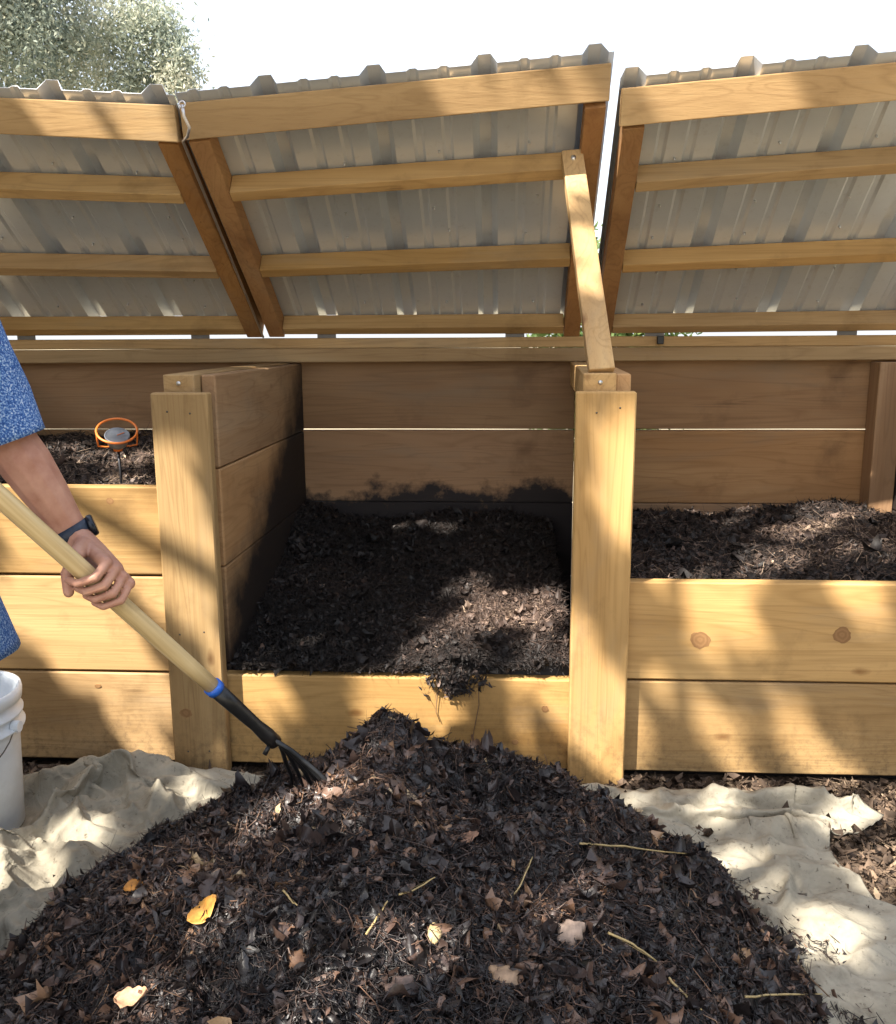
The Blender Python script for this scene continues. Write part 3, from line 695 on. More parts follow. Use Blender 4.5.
def hr(x, y):
    x = np.asarray(x, float); y = np.asarray(y, float)
    h = .555+.03*np.clip(y, 0, 1)+.075*np.exp(-((x-1.12)/.30)**2-((y-.5)/.4)**2)
    return h+.042*fbm(x*5, y*5, 6.1, 4)+.02*np.abs(fbm(x*14, y*14, 6.3, 3))
bay('compost', PX[0]+.08, PX[1]-.066, hl, 12000, 21, 'dark crumbly compost filling the left bay behind three boards', 1.1, 0, [(-1.1, .3, .18, 1.3), (-1.3, .5, .15, .8)])
bay('compost', PX[1]+.080, PX[2]-.066, hm, 28000, 22, 'wet black compost sloping up to the back of the middle bay', .60, 2400, [(-.15, .18, .14, 1.5), (.0, .3, .15, 1.5), (.13, .2, .12, 1.9), (.14, .45, .12, 1.0), (-.08, .45, .08, 1.0)])
bay('compost', PX[2]+.080, PX[3]-.066, hr, 15000, 23, 'brown compost in the right bay behind two knotty boards', 1.0, 0, [(.95, .35, .2, 1.1), (1.15, .45, .2, 1.2), (.8, .2, .12, .6)])
# chips and leaf scraps on the soil
r = np.random.default_rng(31)
def soilpts(n, x0, x1, y0, y1): return r.random((n, 2))*np.array([x1-x0, y1-y0])+np.array([x0, y0])
p = np.concatenate([soilpts(5200, .30, 1.5, -.30, .0), soilpts(3800, .78, 1.5, -.95, -.25), soilpts(2600, -1.7, -.72, -.16, -.01), soilpts(1500, -2.0, 1.5, -1.9, -.1)])
m_ = len(p); P3 = np.stack([p[:, 0], p[:, 1], .011+r.random(m_)*.016], 1); N0 = np.tile([0, 0, 1.], (m_, 1))
A = flakes(P3, N0, np.clip(.016*np.exp(r.normal(size=m_)*.5), .005, .06), np.clip(r.normal(.5, .2, m_), .12, 1), r.beta(1.8, 2.2, m_), .4, .45, r)
B = strips(P3[::5], N0[::5], np.clip(.05*np.exp(r.normal(size=len(P3[::5]))*.5), .015, .14), r.uniform(.0006, .0014, len(P3[::5])), r.beta(3, 1.6, len(P3[::5])), .25, r)
a = cat([A, B]); o = link('soil_litter', np_mesh('soil_litter', a[0], a[1], True, {'tint': a[2]}), M_CHIP)
tag(o, 'scraps of bark, leaf and straw on the bare soil', 'litter', kind='stuff')
#__PART2__
# ------------------------------------------------------------------ points on the heap
def heap_hit(px, py):
    d = ray(px, py); t = np.linspace(.9, 3.2, 900); p = CAM+d*t[:, None]
    k = np.argmax(p[:, 2] < np.maximum(pile_h(p[:, 0], p[:, 1]), .02)); return p[k]

# ------------------------------------------------------------------ trees
def leaf_mat(name, stops, rough=.6, trans=.25):
    M = MT(name); at = M.n('Attribute', attribute_name='tint'); c = M.ramp(at.outputs['Fac'], stops); M.col(c); M.rough(rough, .3)
    tr = M.n('BsdfTranslucent'); M.l(c, tr.inputs[0]); mx = M.n('MixShader'); mx.inputs[0].default_value = trans
    M.l(M.b.outputs[0], mx.inputs[1]); M.l(tr.outputs[0], mx.inputs[2]); M.l(mx.outputs[0], M.t.nodes['Material Output'].inputs[0])
    return M.m
M_BARK = plain('grey_brown_bark', (.13, .10, .075), .9, var=.45, vscale=14, bump=.8, bscale=30)
M_JUN = leaf_mat('grey_green_scale_leaves', [(0, (.12, .165, .155)), (.4, (.28, .33, .28)), (.75, (.43, .46, .36)), (1, (.58, .58, .48))], .6, .45)
M_OAK = leaf_mat('broad_leaves', [(0, (.035, .06, .02)), (1, (.09, .13, .04))], .5, .12)
M_SHR = leaf_mat('light_green_leaves', [(0, (.06, .11, .03)), (1, (.16, .22, .07))], .5, .35)
def limbs(name, base, centre, tips, r0, mat, parent, rng):
    base = np.array(base, float); centre = np.array(centre, float); parts = []
    k = np.linspace(0, 1, 9)[:, None]; tr = base*(1-k)+centre*k; tr[1:-1] += rng.normal(size=(7, 3))*.04*r0/.1
    rad = r0*(1-.72*k[:, 0]); rad[0] *= 1.35; parts.append(tube_vf(tr, rad, 12))
    for t in tips:
        j = rng.integers(4, 8); a = tr[j]; kk = np.linspace(0, 1, 6)[:, None]; b = a*(1-kk)+np.asarray(t)*kk
        b[1:-1] += rng.normal(size=(4, 3))*.05*np.linalg.norm(t-a); b[:, 2] += .12*np.sin(kk[:, 0]*math.pi)*np.linalg.norm(t-a)
        parts.append(tube_vf(b, rad[j]*.55*(1-.85*kk[:, 0])+.004, 6))
    return link(name, join_meshes(name, [(v-base, f) for v, f in parts], True), mat, parent, base)

def sprigs(P, length, ratio, tint, rng):
    n = len(P); T = rng.normal(size=(n, 3)); T[:, 2] += .5; T /= np.linalg.norm(T, axis=1)[:, None]
    B = np.cross(T, rng.normal(size=(n, 3))); B /= np.linalg.norm(B, axis=1)[:, None]; N = np.cross(T, B)
    L = length[:, None]; w = (length*ratio)[:, None]*.5
    v = np.stack([P-T*L*.5, P+B*w+N*w*.4, P+T*L*.5, P-B*w+N*w*.4], 1)
    return v.reshape(-1, 3), np.arange(4*n).reshape(-1, 4), np.repeat(tint, 4)
# evergreen behind the left bay
rj = np.random.default_rng(41)
jc = onY(-50, -12, 4.6); jb = np.array([jc[0]-.2, jc[1]+.3, -.02])
jt = thing('evergreen_tree', 'feathery grey-green evergreen tree behind the left lid', 'tree', jb)
cl_ = []
while len(cl_) < 210:
    q = rj.normal(size=3); q /= np.linalg.norm(q); q *= rj.random()**.4*np.array([1.08, 1.1, 1.75])
    q[:2] *= 1-.25*max(0, q[2])/1.7
    cl_.append(jc+q+np.array([0, 0, .35]))
cl_ = np.array(cl_)
extra = [onY(px-12, py, 4.4+rj.random()*.3) for px, py in ((176, 40), (182, 55), (170, 62), (188, 72), (178, 82), (160, 30), (150, 10), (168, 22), (186, 90), (150, 60), (165, 80), (140, 40), (120, 20), (130, 52), (112, 70), (140, 78), (128, 4), (108, 40), (145, 22), (132, 88), (118, 92), (150, 92))]
cl_ = np.concatenate([cl_, np.array(extra)])
pp, nn_, tt_, ll = [], [], [], []
for i, c in enumerate(cl_):
    small = i >= 210; k = 480 if small else 760; s = .07 if small else .13
    dirn = c-jc; dirn = dirn/np.linalg.norm(dirn)+np.array([0, -.1, .25])
    q = rj.normal(size=(k, 3))*s; p = c+q+dirn*(rj.random((k, 1))*.14)
    pp.append(p); nn_.append(rj.normal(size=(k, 3))); tone = rj.normal(.62, .18); tt_.append(np.clip(tone+rj.normal(size=k)*.18, 0, 1)); ll.append(rj.uniform(.022, .055, k))
pp, nn_, tt_, ll = map(np.concatenate, (pp, nn_, tt_, ll))
v, f, t = sprigs(pp, ll, rj.uniform(.25, .5, len(pp)), tt_, rj)
link('crown', np_mesh('crown', v-jc, f, True, {'tint': t}), M_JUN, jt, jc)
limbs('trunk', jb, jc+np.array([0, 0, .9]), cl_[:200:5], .13, M_BARK, jt, rj)
# a small bush seen through the slot between two lids
bc = onY(599, 236, 6.0); bb = np.array([bc[0], bc[1], -.02])
bt = thing('bush', 'small light green bush seen through the slot between two lids', 'bush', bb)
k = 5000; q = rj.normal(size=(k, 3)); q /= np.linalg.norm(q, axis=1)[:, None]; q *= (rj.random((k, 1))**.4)*np.array([.75, .5, 1.15]); q += .08*rj.normal(size=(k, 3))
p = q+np.array([bc[0]+.1, bc[1], 1.05])
v, f, t = flakes(p, rj.normal(size=(k, 3)), rj.uniform(.05, .10, k), np.full(k, .5), rj.random(k), .3, .3, rj)
link('crown', np_mesh('crown', v-bb, f, True, {'tint': t}), M_SHR, bt, bb)
limbs('trunk', bb, bb+np.array([.05, 0, 1.1]), p[::600], .04, M_BARK, bt, rj)

# big shade tree behind the camera; its crown throws the dappled shade
ro = np.random.default_rng(43)
O = np.array([-.25, -.25, .7]); SP = np.cross(SUN, [0, 0, 1]); SP /= np.linalg.norm(SP); SQ = np.cross(SP, SUN)
lit = []
def hole(pt, r): d = np.asarray(pt)-O; lit.append((d@SP, d@SQ, r))
for x, y, r_ in [(680, 594, .02), (728, 600, .05), (702, 622, .03), (862, 596, .03), (688, 700, .035), (710, 722, .035), (800, 740, .03),
                 (70, 502, .055), (112, 497, .06), (136, 512, .05), (88, 540, .04), (146, 552, .055), (20, 522, .05), (62, 640, .055), (32, 612, .045), (88, 622, .035), (133, 652, .045), (150, 692, .04), (140, 735, .045), (158, 592, .025), (112, 664, .03),
                 (420, 692, .055), (382, 706, .035), (500, 702, .03), (545, 690, .03), (462, 738, .03), (262, 690, .03)]: hole(onY(x, y, 0), r_)
for x, y, r_ in [(628, 462, .03), (618, 505, .02), (588, 650, .035), (600, 705, .045), (583, 742, .03), (163, 470, .02), (183, 528, .04), (198, 560, .04), (180, 585, .03)]: hole(onY(x, y, -.046), r_)
for x, y, r_ in [(95, 118, .03), (50, 115, .015), (465, 88, .055), (520, 82, .045), (575, 78, .04), (680, 98, .055), (730, 92, .03), (770, 88, .05), (150, 125, .02), (585, 220, .03), (590, 275, .03)]: hole(onY(x, y, .18), r_)
for x, y, r_ in [(430, 636, .08), (462, 622, .08), (500, 606, .085), (470, 592, .035), (545, 612, .085), (555, 642, .075), (530, 640, .06)]: hole(onZ(x, y, .42), r_)
for x, y, r_ in [(800, 540, .09), (840, 526, .085), (772, 560, .07), (872, 560, .06), (750, 572, .05)]: hole(onZ(x, y, .60), r_)
for x, y, r_ in [(70, 452, .06), (100, 457, .07), (140, 462, .07), (112, 478, .07)]: hole(onZ(x, y, .85), r_)
for x, y, r_ in [(310, 800, .055), (340, 790, .04), (250, 832, .04), (200, 902, .07), (160, 902, .06), (232, 932, .06), (130, 892, .045), (302, 1005, .05), (352, 850, .04), (280, 782, .035), (480, 850, .03), (585, 905, .03), (90, 985, .045), (182, 982, .045), (430, 940, .03)]: hole(heap_hit(x, y), r_)
for x, y, r_ in [(640, 800, .03), (730, 815, .04), (810, 812, .04), (850, 830, .03), (752, 872, .045), (835, 935, .06), (60, 846, .035), (100, 830, .028), (40, 882, .028), (62, 922, .03), (205, 800, .028), (882, 802, .075), (880, 860, .075), (850, 785, .04), (740, 782, .035)]: hole(onZ(x, y, .03), r_)
lit = np.array(lit); lit[:, 2] *= .76
N_L = 27000
a = ro.random(N_L)*2*math.pi; rad = np.sqrt(ro.random(N_L))
cp, cq = 2.75*rad*np.cos(a), 2.45*rad*np.sin(a)
edge = 1-.18*np.abs(fbm(np.cos(a)*3, np.sin(a)*3, 1.1, 2)); cp, cq = cp*edge, cq*edge
bulge = np.sqrt(np.clip(1-(rad*.92)**2, .05, 1))
cs = 5.9+1.2*bulge*(ro.random(N_L)*2-1)
dist = np.min(np.hypot(cp[:, None]-lit[None, :, 0], cq[:, None]-lit[None, :, 1])-lit[None, :, 2]*(1+.35*ro.normal(size=(1, len(lit)))*.6), axis=1)
stray = fbm(cp*3.1, cq*3.1, .7, 3)
keep = (dist > .056) & (stray < .62)
P3 = O+cp[:, None]*SP+cq[:, None]*SQ+cs[:, None]*SUN; P3 = P3[keep]; n = len(P3)
sc_ = O+SUN*5.9; sb = np.array([sc_[0]-.6, sc_[1]-.9, -.02])
stt = thing('shade_tree', 'broad-leaved shade tree standing out of view behind the camera', 'tree', sb)
v, f, t = flakes(P3, np.tile(SUN, (n, 1)), ro.uniform(.085, .125, n), ro.uniform(.55, .75, n), ro.random(n), .2, .55, ro, .04)
link('crown', np_mesh('crown', v-sc_, f, True, {'tint': t}), M_OAK, stt, sc_)
limbs('trunk', sb, sc_+SUN*.4, P3[::n//14], .17, M_BARK, stt, ro)

rb_ = np.random.default_rng(47)  # unseen trees added to cut the sky light reaching the bays
for i, (az, rdist, hgt) in enumerate([(-150, 6.5, 4.6), (-44, 6.2, 5.6), (-16, 6.4, 5.0), (-178, 6.6, 4.4)]):
    c = np.array([rdist*math.cos(math.radians(az)), rdist*math.sin(math.radians(az))-1.2, 0]); k = 9000
    q = rb_.normal(size=(k, 3)); q /= np.linalg.norm(q, axis=1)[:, None]; q *= rb_.random((k, 1))**.35*np.array([1.9, 1.9, hgt*.42]); q *= 1+.22*fbm(q[:, 0]*1.5, q[:, 1]*1.5, q[:, 2]*1.5+i, 3)[:, None]
    p = c+q+np.array([0, 0, hgt*.56]); p = p[p[:, 2] > .15]; k = len(p)
    to = thing('sky_screen_tree', 'dense leafy tree added out of view to cut sky light', 'tree', c+np.array([0, 0, -.02]), 'added trees out of view behind the camera')
    v, f, t = sprigs(p, rb_.uniform(.16, .30, k), np.full(k, .6), rb_.random(k), rb_); link('crown', np_mesh('crown', v-c, f, False, {'tint': t}), M_OAK, to, c)
    limbs('trunk', c+np.array([0, 0, -.02]), c+np.array([.1, 0, hgt*.6]), p[::k//9], .12, M_BARK, to, rb_)

# ------------------------------------------------------------------ bucket
bk = np.array([-1.345, -.35, .0185])
bu = thing('bucket', 'white plastic bucket with ribbed rim at the left edge', 'bucket', bk)
M_WHT = plain('white_polyethylene', (.78, .83, .88), .38, var=.10, vscale=14); M_INN = plain('bucket_lining', (.62, .60, .54), .6, var=.25, vscale=9)
prof = [(.0, .0), (.120, .0), (.128, .006), (.1385, .265), (.1385, .268), (.152, .271), (.153, .278), (.1400, .282), (.1400, .303), (.150, .306), (.151, .313), (.1408, .317), (.1412, .336), (.1495, .340), (.152, .360), (.1500, .372), (.144, .373), (.1385, .360), (.126, .020), (.0, .012)]
v, f = lathe_vf((0, 0, 0), prof, 56); link('body', np_mesh('body', v, f, True), M_WHT, bu, bk)
hang = [np.array([-1.345+.150*math.cos(t), -.35-.150*math.sin(t)*.98-.012, .2985-.105*math.sin(t)**.8 if 0 < t < math.pi else .2985]) for t in np.linspace(0, math.pi, 22)]
tube('bail_handle', hang, .0017, M_SCREW, bu, 6)
for sx_ in (-1, 1):
    c = bk+np.array([sx_*.147, 0, .283]); v, f = lathe_vf((0, 0, 0), [(0, .012), (.014, .012), (.016, .0), (.016, -.006)], 16, axis=(sx_, 0, 0)); link('handle_boss', np_mesh('handle_boss', v, f), M_WHT, bu, c)

# ------------------------------------------------------------------ compost thermometer
tp = onY(118, 447, .14); dc_ = (CAM-tp)*np.array([1, 1, 0]); dc_ /= np.linalg.norm(dc_); ZV = np.array([0, 0, 1.]); tn = .56*dc_+.83*ZV; tw_ = -.83*dc_+.56*ZV; tu_ = np.cross(tw_, tn); tcx = np.array([tp[0], .14, tp[2]])
M_ORG = plain('orange_enamel', (.75, .20, .035), .4); M_DIAL = plain('dial_glass', (.20, .215, .24), .3, var=.25, vscale=50); M_STEM = plain('dark_steel_stem', (.05, .05, .055), .4, .7)
th = thing('compost_thermometer', 'compost thermometer with orange ring guard stuck in the left bay', 'thermometer', tcx)
tube('stem', [tcx+np.array([.004, 0, -.16]), tcx+np.array([0, 0, .0])], .0042, M_STEM, th, 8)
v, f = lathe_vf((0, 0, 0), [(0, -.012), (.012, -.012), (.015, .0), (.015, .012), (.0, .012)], 18); link('collar', np_mesh('collar', v, f, True), M_ORG, th, tcx)
dz = .020
v, f = lathe_vf((0, 0, 0), [(0, 0), (.024, .0), (.028, .006), (.0335, .028), (.0345, .034), (.0325, .036), (.0315, .033), (.0, .0325)], 32, axis=tn); link('dial_case', np_mesh('dial_case', v, f, True), M_DIAL, th, tcx+tn*.010)
tube('needle', [tcx+tn*.0445, tcx+tn*.0445+tu_*.02+tw_*.010], .0012, M_ORG, th, 6)
rc = tcx+tn*.060; v, f = ring_vf((0, 0, 0), tu_, tw_, .0545, .0034, 48, 8); link('guard_ring', np_mesh('guard_ring', v, f, True), M_ORG, th, rc)
for sgn in (1, -1):
    x = tu_*.054*sgn
    tube('guard_arm', [tcx+x*.2+tn*.004, tcx+x*.6+tn*.002, tcx+x*.97+tn*.006, tcx+x+tn*.03, rc+x], .0026, M_ORG, th, 6)

# ------------------------------------------------------------------ garden fork
A0 = depth(0, 497, 1.40); T0 = heap_hit(322, 784); T0 = T0+(CAM-T0)/np.linalg.norm(CAM-T0)*.045
def proj(p): q = np.asarray(p)-CAM; z = q@FW; return 448+CF*(q@RT)/z, 512-CF*(q@UP)/z
tb = min(np.linspace(.2, .95, 400), key=lambda t: abs(proj(A0+(T0-A0)*t)[0]-213)); B0 = A0+(T0-A0)*tb
ax = (B0-A0)/np.linalg.norm(B0-A0)
fe = A0-ax*.48
fk = thing('garden_fork', 'wooden-handled fork with blue ring and black tines stuck into the heap', 'fork', T0)
FL_ = np.linalg.norm(T0-B0); fs_ = FL_/.49
def ash():
    M = MT('ash_handle'); tc = M.n('TexCoord'); mp = M.n('Mapping'); q = Vector(ax).rotation_difference(Vector((0, 0, 1))).to_euler()
    vr = M.n('VectorRotate', rotation_type='EULER_XYZ'); vr.inputs['Rotation'].default_value = q; M.l(tc.outputs['Object'], vr.inputs['Vector'])
    mp.inputs['Scale'].default_value = (60, 60, 2.2); M.l(vr.outputs[0], mp.inputs[0]); n1 = M.noise(mp.outputs[0], 1, 4, .6, .5)
    c = M.ramp(n1, [(.3, (.42, .29, .13)), (.5, (.60, .45, .23)), (.7, (.70, .56, .33))])
    c = M.mix(M.math('MULTIPLY', M.framp(M.noise(tc.outputs['Object'], 16, 5, .6), .58, .75), .35), c, (.20, .13, .06)); M.col(c); M.rough(.5, .4); return M.m
hp = [fe+(B0-fe)*t for t in np.linspace(0, 1, 14)]
tube('handle', hp, [.0150]+[.0163]*11+[.0158, .0150], ash(), fk, 16, roundcap=False)
M_BLUE = plain('blue_plastic', (.02, .12, .55), .4); M_STEEL = plain('black_painted_steel', (.018, .019, .021), .38, .3, var=.3, vscale=60)
tube('ferrule_ring', [B0-ax*.004, B0+ax*.010], .0182, M_BLUE, fk, 18)
Nk = B0+ax*.265*fs_
tube('socket', [B0+ax*.010, B0+ax*.06, B0+ax*.18*fs_, B0+ax*.225*fs_, Nk], [.0158, .0150, .0128, .0155, .0150], M_STEEL, fk, 14)
side = np.cross(ax, np.array([0, 0, 1.])); side /= np.linalg.norm(side); dnv = np.cross(ax, side); dnv = dnv if dnv[2] < 0 else -dnv
tube('rivet', [B0+ax*.195+dnv*.010, B0+ax*.200+dnv*.032], .005, M_STEEL, fk, 8)
for i in range(6):
    o_ = (i-2.5)/2.5
    path = [Nk-ax*.02+side*o_*.008, Nk+ax*.03+side*o_*.020-dnv*.006, Nk+ax*.08+side*o_*.060-dnv*.004, Nk+ax*.13+side*o_*.095+dnv*.003, Nk+ax*.18+side*o_*.108+dnv*.016, Nk+ax*.225+side*o_*.114+dnv*.042]
    tube('tine', path, [.0056, .0054, .005, .0046, .004, .002], M_STEEL, fk, 8)

# ------------------------------------------------------------------ the person with the fork
Fd = np.array([.75, -.66, 0]); Fd /= np.linalg.norm(Fd); Lf = np.array([-Fd[1], Fd[0], 0]); UPV = np.array([0, 0, 1.])
Sh = depth(-75, 240, 1.50); El = depth(4, 432, 1.58); Wr = depth(79, 541, 1.635)
Cs = Sh-Lf*.195; Rs = Sh-Lf*.39
Hp = Cs-Fd*.09+np.array([-.02, .04, -.50]); Hp[2] = .93
pb_ = np.array([Hp[0]-.06, Hp[1]+.02, .0])
pe = thing('person', 'person in blue patterned short-sleeved shirt holding the fork handle', 'person', pb_)
body = []
def limb(pts, rad, seg=12): body.append(tube_vf(pts, rad, seg, roundcap=True))
fa = El*.45+Wr*.55
limb([El*.75+Sh*.25, El*.97+Sh*.03], [.048, .044]); limb([El, El*.72+Wr*.28, fa, El*.2+Wr*.8, Wr], [.044, .046, .040, .031, .027])
# left hand on the handle: e1 up and away, nn towards the camera
tg = min(np.linspace(.1, .9, 500), key=lambda t: abs(proj(A0+(B0-A0)*t)[0]-98)); G = A0+(B0-A0)*tg; tocam = CAM-G; tocam = tocam-ax*(tocam@ax); tocam /= np.linalg.norm(tocam); e1 = np.cross(ax, tocam); e1 = e1 if e1@UP > 0 else -e1
def hp_(s, th_, r): th_ = math.radians(th_); return G+ax*s+(e1*math.cos(th_)+tocam*math.sin(th_))*r
Wh = Wr
for k, (s0, ln_, r_) in enumerate([(-.033, 1., .0080), (-.009, 1.04, .0083), (.0145, 1., .0079), (.0365, .9, .0071)]):
    s0 *= .90; mcp = hp_(s0*.9+.002, 22, .037); pip = hp_(s0+.002, 82, .0345); dip = hp_(s0-.006, 138, .0285); tip = hp_(s0-.014, 178, .0262)
    limb([Wh*.75+mcp*.25+ax*s0*.25, Wh*.4+mcp*.6, mcp], [.0150, .0140, .0118]); limb([mcp, mcp*.5+pip*.5+(tocam+e1)*.002, pip, pip*.5+dip*.5, dip, tip], np.array([1.18, 1.02, 1.05, .95, .95, .82])*r_, 10)
th0 = Wh*.55+hp_(-.045, -20, .03)*.45; th1 = hp_(-.050, -70, .036); th2 = hp_(-.038, -125, .037); th3 = hp_(-.022, -165, .042)
limb([Wh*.8+th0*.2, th0, th1], [.018, .0165, .0140]); limb([th1, th2, th3], [.0130, .0115, .0092], 10)
limb([Wr*.95+El*.05, Wr*.55+hp_(0, 10, .035)*.45, hp_(0, 8, .034)], [.025, .0235, .0175])
arm = body; body = []
limb([Sh, Sh*.5+El*.5, El*.9+Sh*.1], [.060, .050, .040])
# right arm to the upper end of the handle
Hr = A0-ax*.30; Re = Rs*.45+Hr*.55+np.array([-.12, -.02, -.17]); Rw = Hr*.9+Re*.1+np.array([-.03, 0, -.02])
limb([Rs, Rs*.5+Re*.5, Re], [.062, .052, .044]); limb([Re, Re*.6+Rw*.4, Rw], [.045, .042, .028]); limb([Rw, Hr+np.array([-.03, .0, -.015])], [.026, .022])
for k in range(4):
    s0 = -.03+.021*k; e2 = np.cross(ax, UPV); e2 /= np.linalg.norm(e2); e3 = np.cross(e2, ax)
    R_ = lambda th_, r: Hr+ax*s0+(e2*math.cos(th_)+e3*math.sin(th_))*r
    limb([R_(3.6, .036), R_(4.6, .034), R_(5.6, .030), R_(6.4, .030)], [.011, .0098, .0092, .008], 10)
limb([Rw+ax*.01, Hr-ax*.045+np.array([-.02, 0, .01]), Hr-ax*.055+np.array([.02, 0, .012])], [.016, .0135, .010], 10)
# trunk, neck, head
Ck = Cs+np.array([0, 0, .04])
limb([Hp, Hp*.6+Cs*.4, Hp*.25+Cs*.75, Cs-np.array([0, 0, .05])], [.135, .125, .135, .10], 16); limb([Sh-Lf*.02, Cs, Rs+Lf*.02], [.060, .085, .060]); limb([Hp-Lf*.06, Hp+Lf*.06], [.125, .125])
Hd = Ck+np.array([0, 0, .205])+Fd*.06; Fh = Fd*.93+np.array([0, 0, -.36]); Fh /= np.linalg.norm(Fh); Uh = np.cross(Fh, np.cross(UPV, Fh)); Uh /= np.linalg.norm(Uh); Lh = np.cross(Uh, Fh)
limb([Ck-np.array([0, 0, .02]), Ck+np.array([0, 0, .07])+Fd*.02, Hd-Uh*.06], [.062, .056, .056])
limb([Hd+Uh*.045-Fh*.012, Hd+Uh*.035+Fh*.008], [.084, .080], 16); limb([Hd-Uh*.02+Fh*.02, Hd-Uh*.075+Fh*.045], [.066, .036], 14)
limb([Hd+Uh*.02+Fh*.088, Hd-Uh*.012+Fh*.108, Hd-Uh*.020+Fh*.092], [.009, .012, .011], 8); limb([Hd+Lh*-.030+Uh*.030+Fh*.074, Hd+Lh*.030+Uh*.030+Fh*.074], [.014, .014], 8)
limb([Hd-Lh*.020-Uh*.048+Fh*.077, Hd+Lh*.020-Uh*.048+Fh*.077], [.009, .009], 8)
for s_ in (-1, 1): limb([Hd+Lh*s_*.076+Uh*.022-Fh*.012, Hd+Lh*s_*.080-Uh*.022-Fh*.005], [.014, .009], 8)
ft = {}
for s_ in (-1, 1):
    hipj = Hp+Lf*s_*.095-np.array([0, 0, .02]); foot = np.array([Hp[0]-.06, Hp[1]+.02, 0])+Lf*s_*.15+Fd*(.10 if s_ > 0 else -.08); foot[2] = .11
    kn = hipj*.5+foot*.5+Fd*.04; limb([hipj, hipj*.5+kn*.5, kn], [.088, .075, .056]); limb([kn, kn*.6+foot*.4, foot, foot-np.array([0, 0, .03])], [.054, .055, .040, .040]); limb([foot+np.array([0, 0, -.05])-Fd*.02, foot+np.array([0, 0, -.055])+Fd*.14], [.040, .034]); ft[s_] = (hipj, kn, foot)
def remesh(name, parts, vox, sm, origin):
    me = join_meshes(name+'_raw', [(v-origin, f) for v, f in parts]); ob = bpy.data.objects.new(name+'_raw', me); COL.objects.link(ob)
    md = ob.modifiers.new('r', 'REMESH'); md.mode = 'VOXEL'; md.voxel_size = vox; md.use_smooth_shade = True
    s2 = ob.modifiers.new('s', 'SMOOTH'); s2.factor = .5; s2.iterations = sm
    dg = bpy.context.evaluated_depsgraph_get(); out = bpy.data.meshes.new_from_object(ob.evaluated_get(dg)); out.name = name
    bpy.data.objects.remove(ob); bpy.data.meshes.remove(me); out.polygons.foreach_set('use_smooth', np.ones(len(out.polygons), bool)); return out
def skin():
    M = MT('skin'); tc = M.n('TexCoord'); n1 = M.noise(tc.outputs['Object'], 22, 4, .6); n2 = M.noise(tc.outputs['Object'], 260, 3, .6)
    M.col(M.ramp(n1, [(.25, (.33, .145, .095)), (.5, (.42, .215, .15)), (.75, (.50, .28, .20))])); M.rough(.5, .4); M.b.inputs['Subsurface Weight'].default_value = .08; M.b.inputs['Subsurface Radius'].default_value = (.01, .004, .002); M.bump(n2, .15, .001); return M.m
M_SKIN = skin()
mA = remesh('arm', arm, .0022, 3, pb_); mB = remesh('rest', body, .0075, 4, pb_)
bmj = bmesh.new(); bmj.from_mesh(mA); bmj.from_mesh(mB); mJ = bpy.data.meshes.new('body'); bmj.to_mesh(mJ); bmj.free()
mJ.polygons.foreach_set('use_smooth', np.ones(len(mJ.polygons), bool)); link('body', mJ, M_SKIN, pe, pb_)
def shirt_mat():
    M = MT('blue_print_cotton'); tc = M.n('TexCoord'); n1 = M.noise(tc.outputs['Object'], 300, 2, .6); n2 = M.noise(tc.outputs['Object'], 9, 3, .5)
    c = M.ramp(n1, [(.36, (.02, .06, .21)), (.48, (.045, .125, .36)), (.58, (.17, .28, .50)), (.70, (.50, .58, .70))])
    M.col(c); M.rough(.85, .2); M.bump(n2, .4, .02); return M.m
M_SHIRT = shirt_mat(); M_TRS = plain('dark_denim', (.025, .035, .06), .85, var=.3, vscale=90); M_HAIR = plain('dark_brown_hair', (.025, .016, .011), .6, var=.4, vscale=120, bump=.6, bscale=200); M_SHOE = plain('brown_leather', (.08, .05, .03), .6, var=.3)
def loft(secs, seg=36, wr=.004, fr=14.):
    """open loft through (centre, axis u, axis v, ru, rv) with cloth wrinkles"""
    a = np.arange(seg)*2*math.pi/seg; out = []
    for i, (c, u, v_, ru, rv) in enumerate(secs):
        P = np.asarray(c)+np.cos(a)[:, None]*np.asarray(u)*ru+np.sin(a)[:, None]*np.asarray(v_)*rv
        nz = fbm(P[:, 0]*fr, P[:, 1]*fr, P[:, 2]*fr*.7, 3); P = P+(P-np.asarray(c))/np.linalg.norm(P-np.asarray(c), axis=1)[:, None]*(nz*wr)[:, None]; out.append(P)
    n = len(secs); i, j = np.meshgrid(np.arange(n-1), np.arange(seg), indexing='ij')
    f = np.stack([i*seg+j, i*seg+(j+1) % seg, (i+1)*seg+(j+1) % seg, (i+1)*seg+j], -1).reshape(-1, 4); return np.concatenate(out), f
def sleeve(p0, p1, r0, r1, n=34):
    u, v_, d = frame(p1-p0); return loft([(p0+(p1-p0)*t, u, v_, r0+(r1-r0)*t, r0+(r1-r0)*t) for t in np.linspace(0, 1, n)], 48, .011, 11)
tor = []
hem = Hp+np.array([.012, .006, -.250])+Fd*.062+Lf*.020
for t, z_, ru, rv in [(0, .085, .075, .07), (.02, .06, .11, .085), (.05, .03, .19, .10), (.12, -.04, .205, .125), (.3, 0, .20, .14), (.5, 0, .19, .145), (.7, 0, .195, .15), (.85, 0, .215, .16), (1., 0, .245, .18)]:
    c = Cs*(1-t)+hem*t+np.array([0, 0, z_]); tor.append((c, Lf, Fd, ru, rv))
tt = np.linspace(0, len(tor)-1, 46); tor2 = []
for q in tt:
    i = min(int(q), len(tor)-2); w_ = q-i; tor2.append((tor[i][0]*(1-w_)+tor[i+1][0]*w_, Lf, Fd, tor[i][3]*(1-w_)+tor[i+1][3]*w_, tor[i][4]*(1-w_)+tor[i+1][4]*w_))
slv_end = depth(20, 448, 1.60)
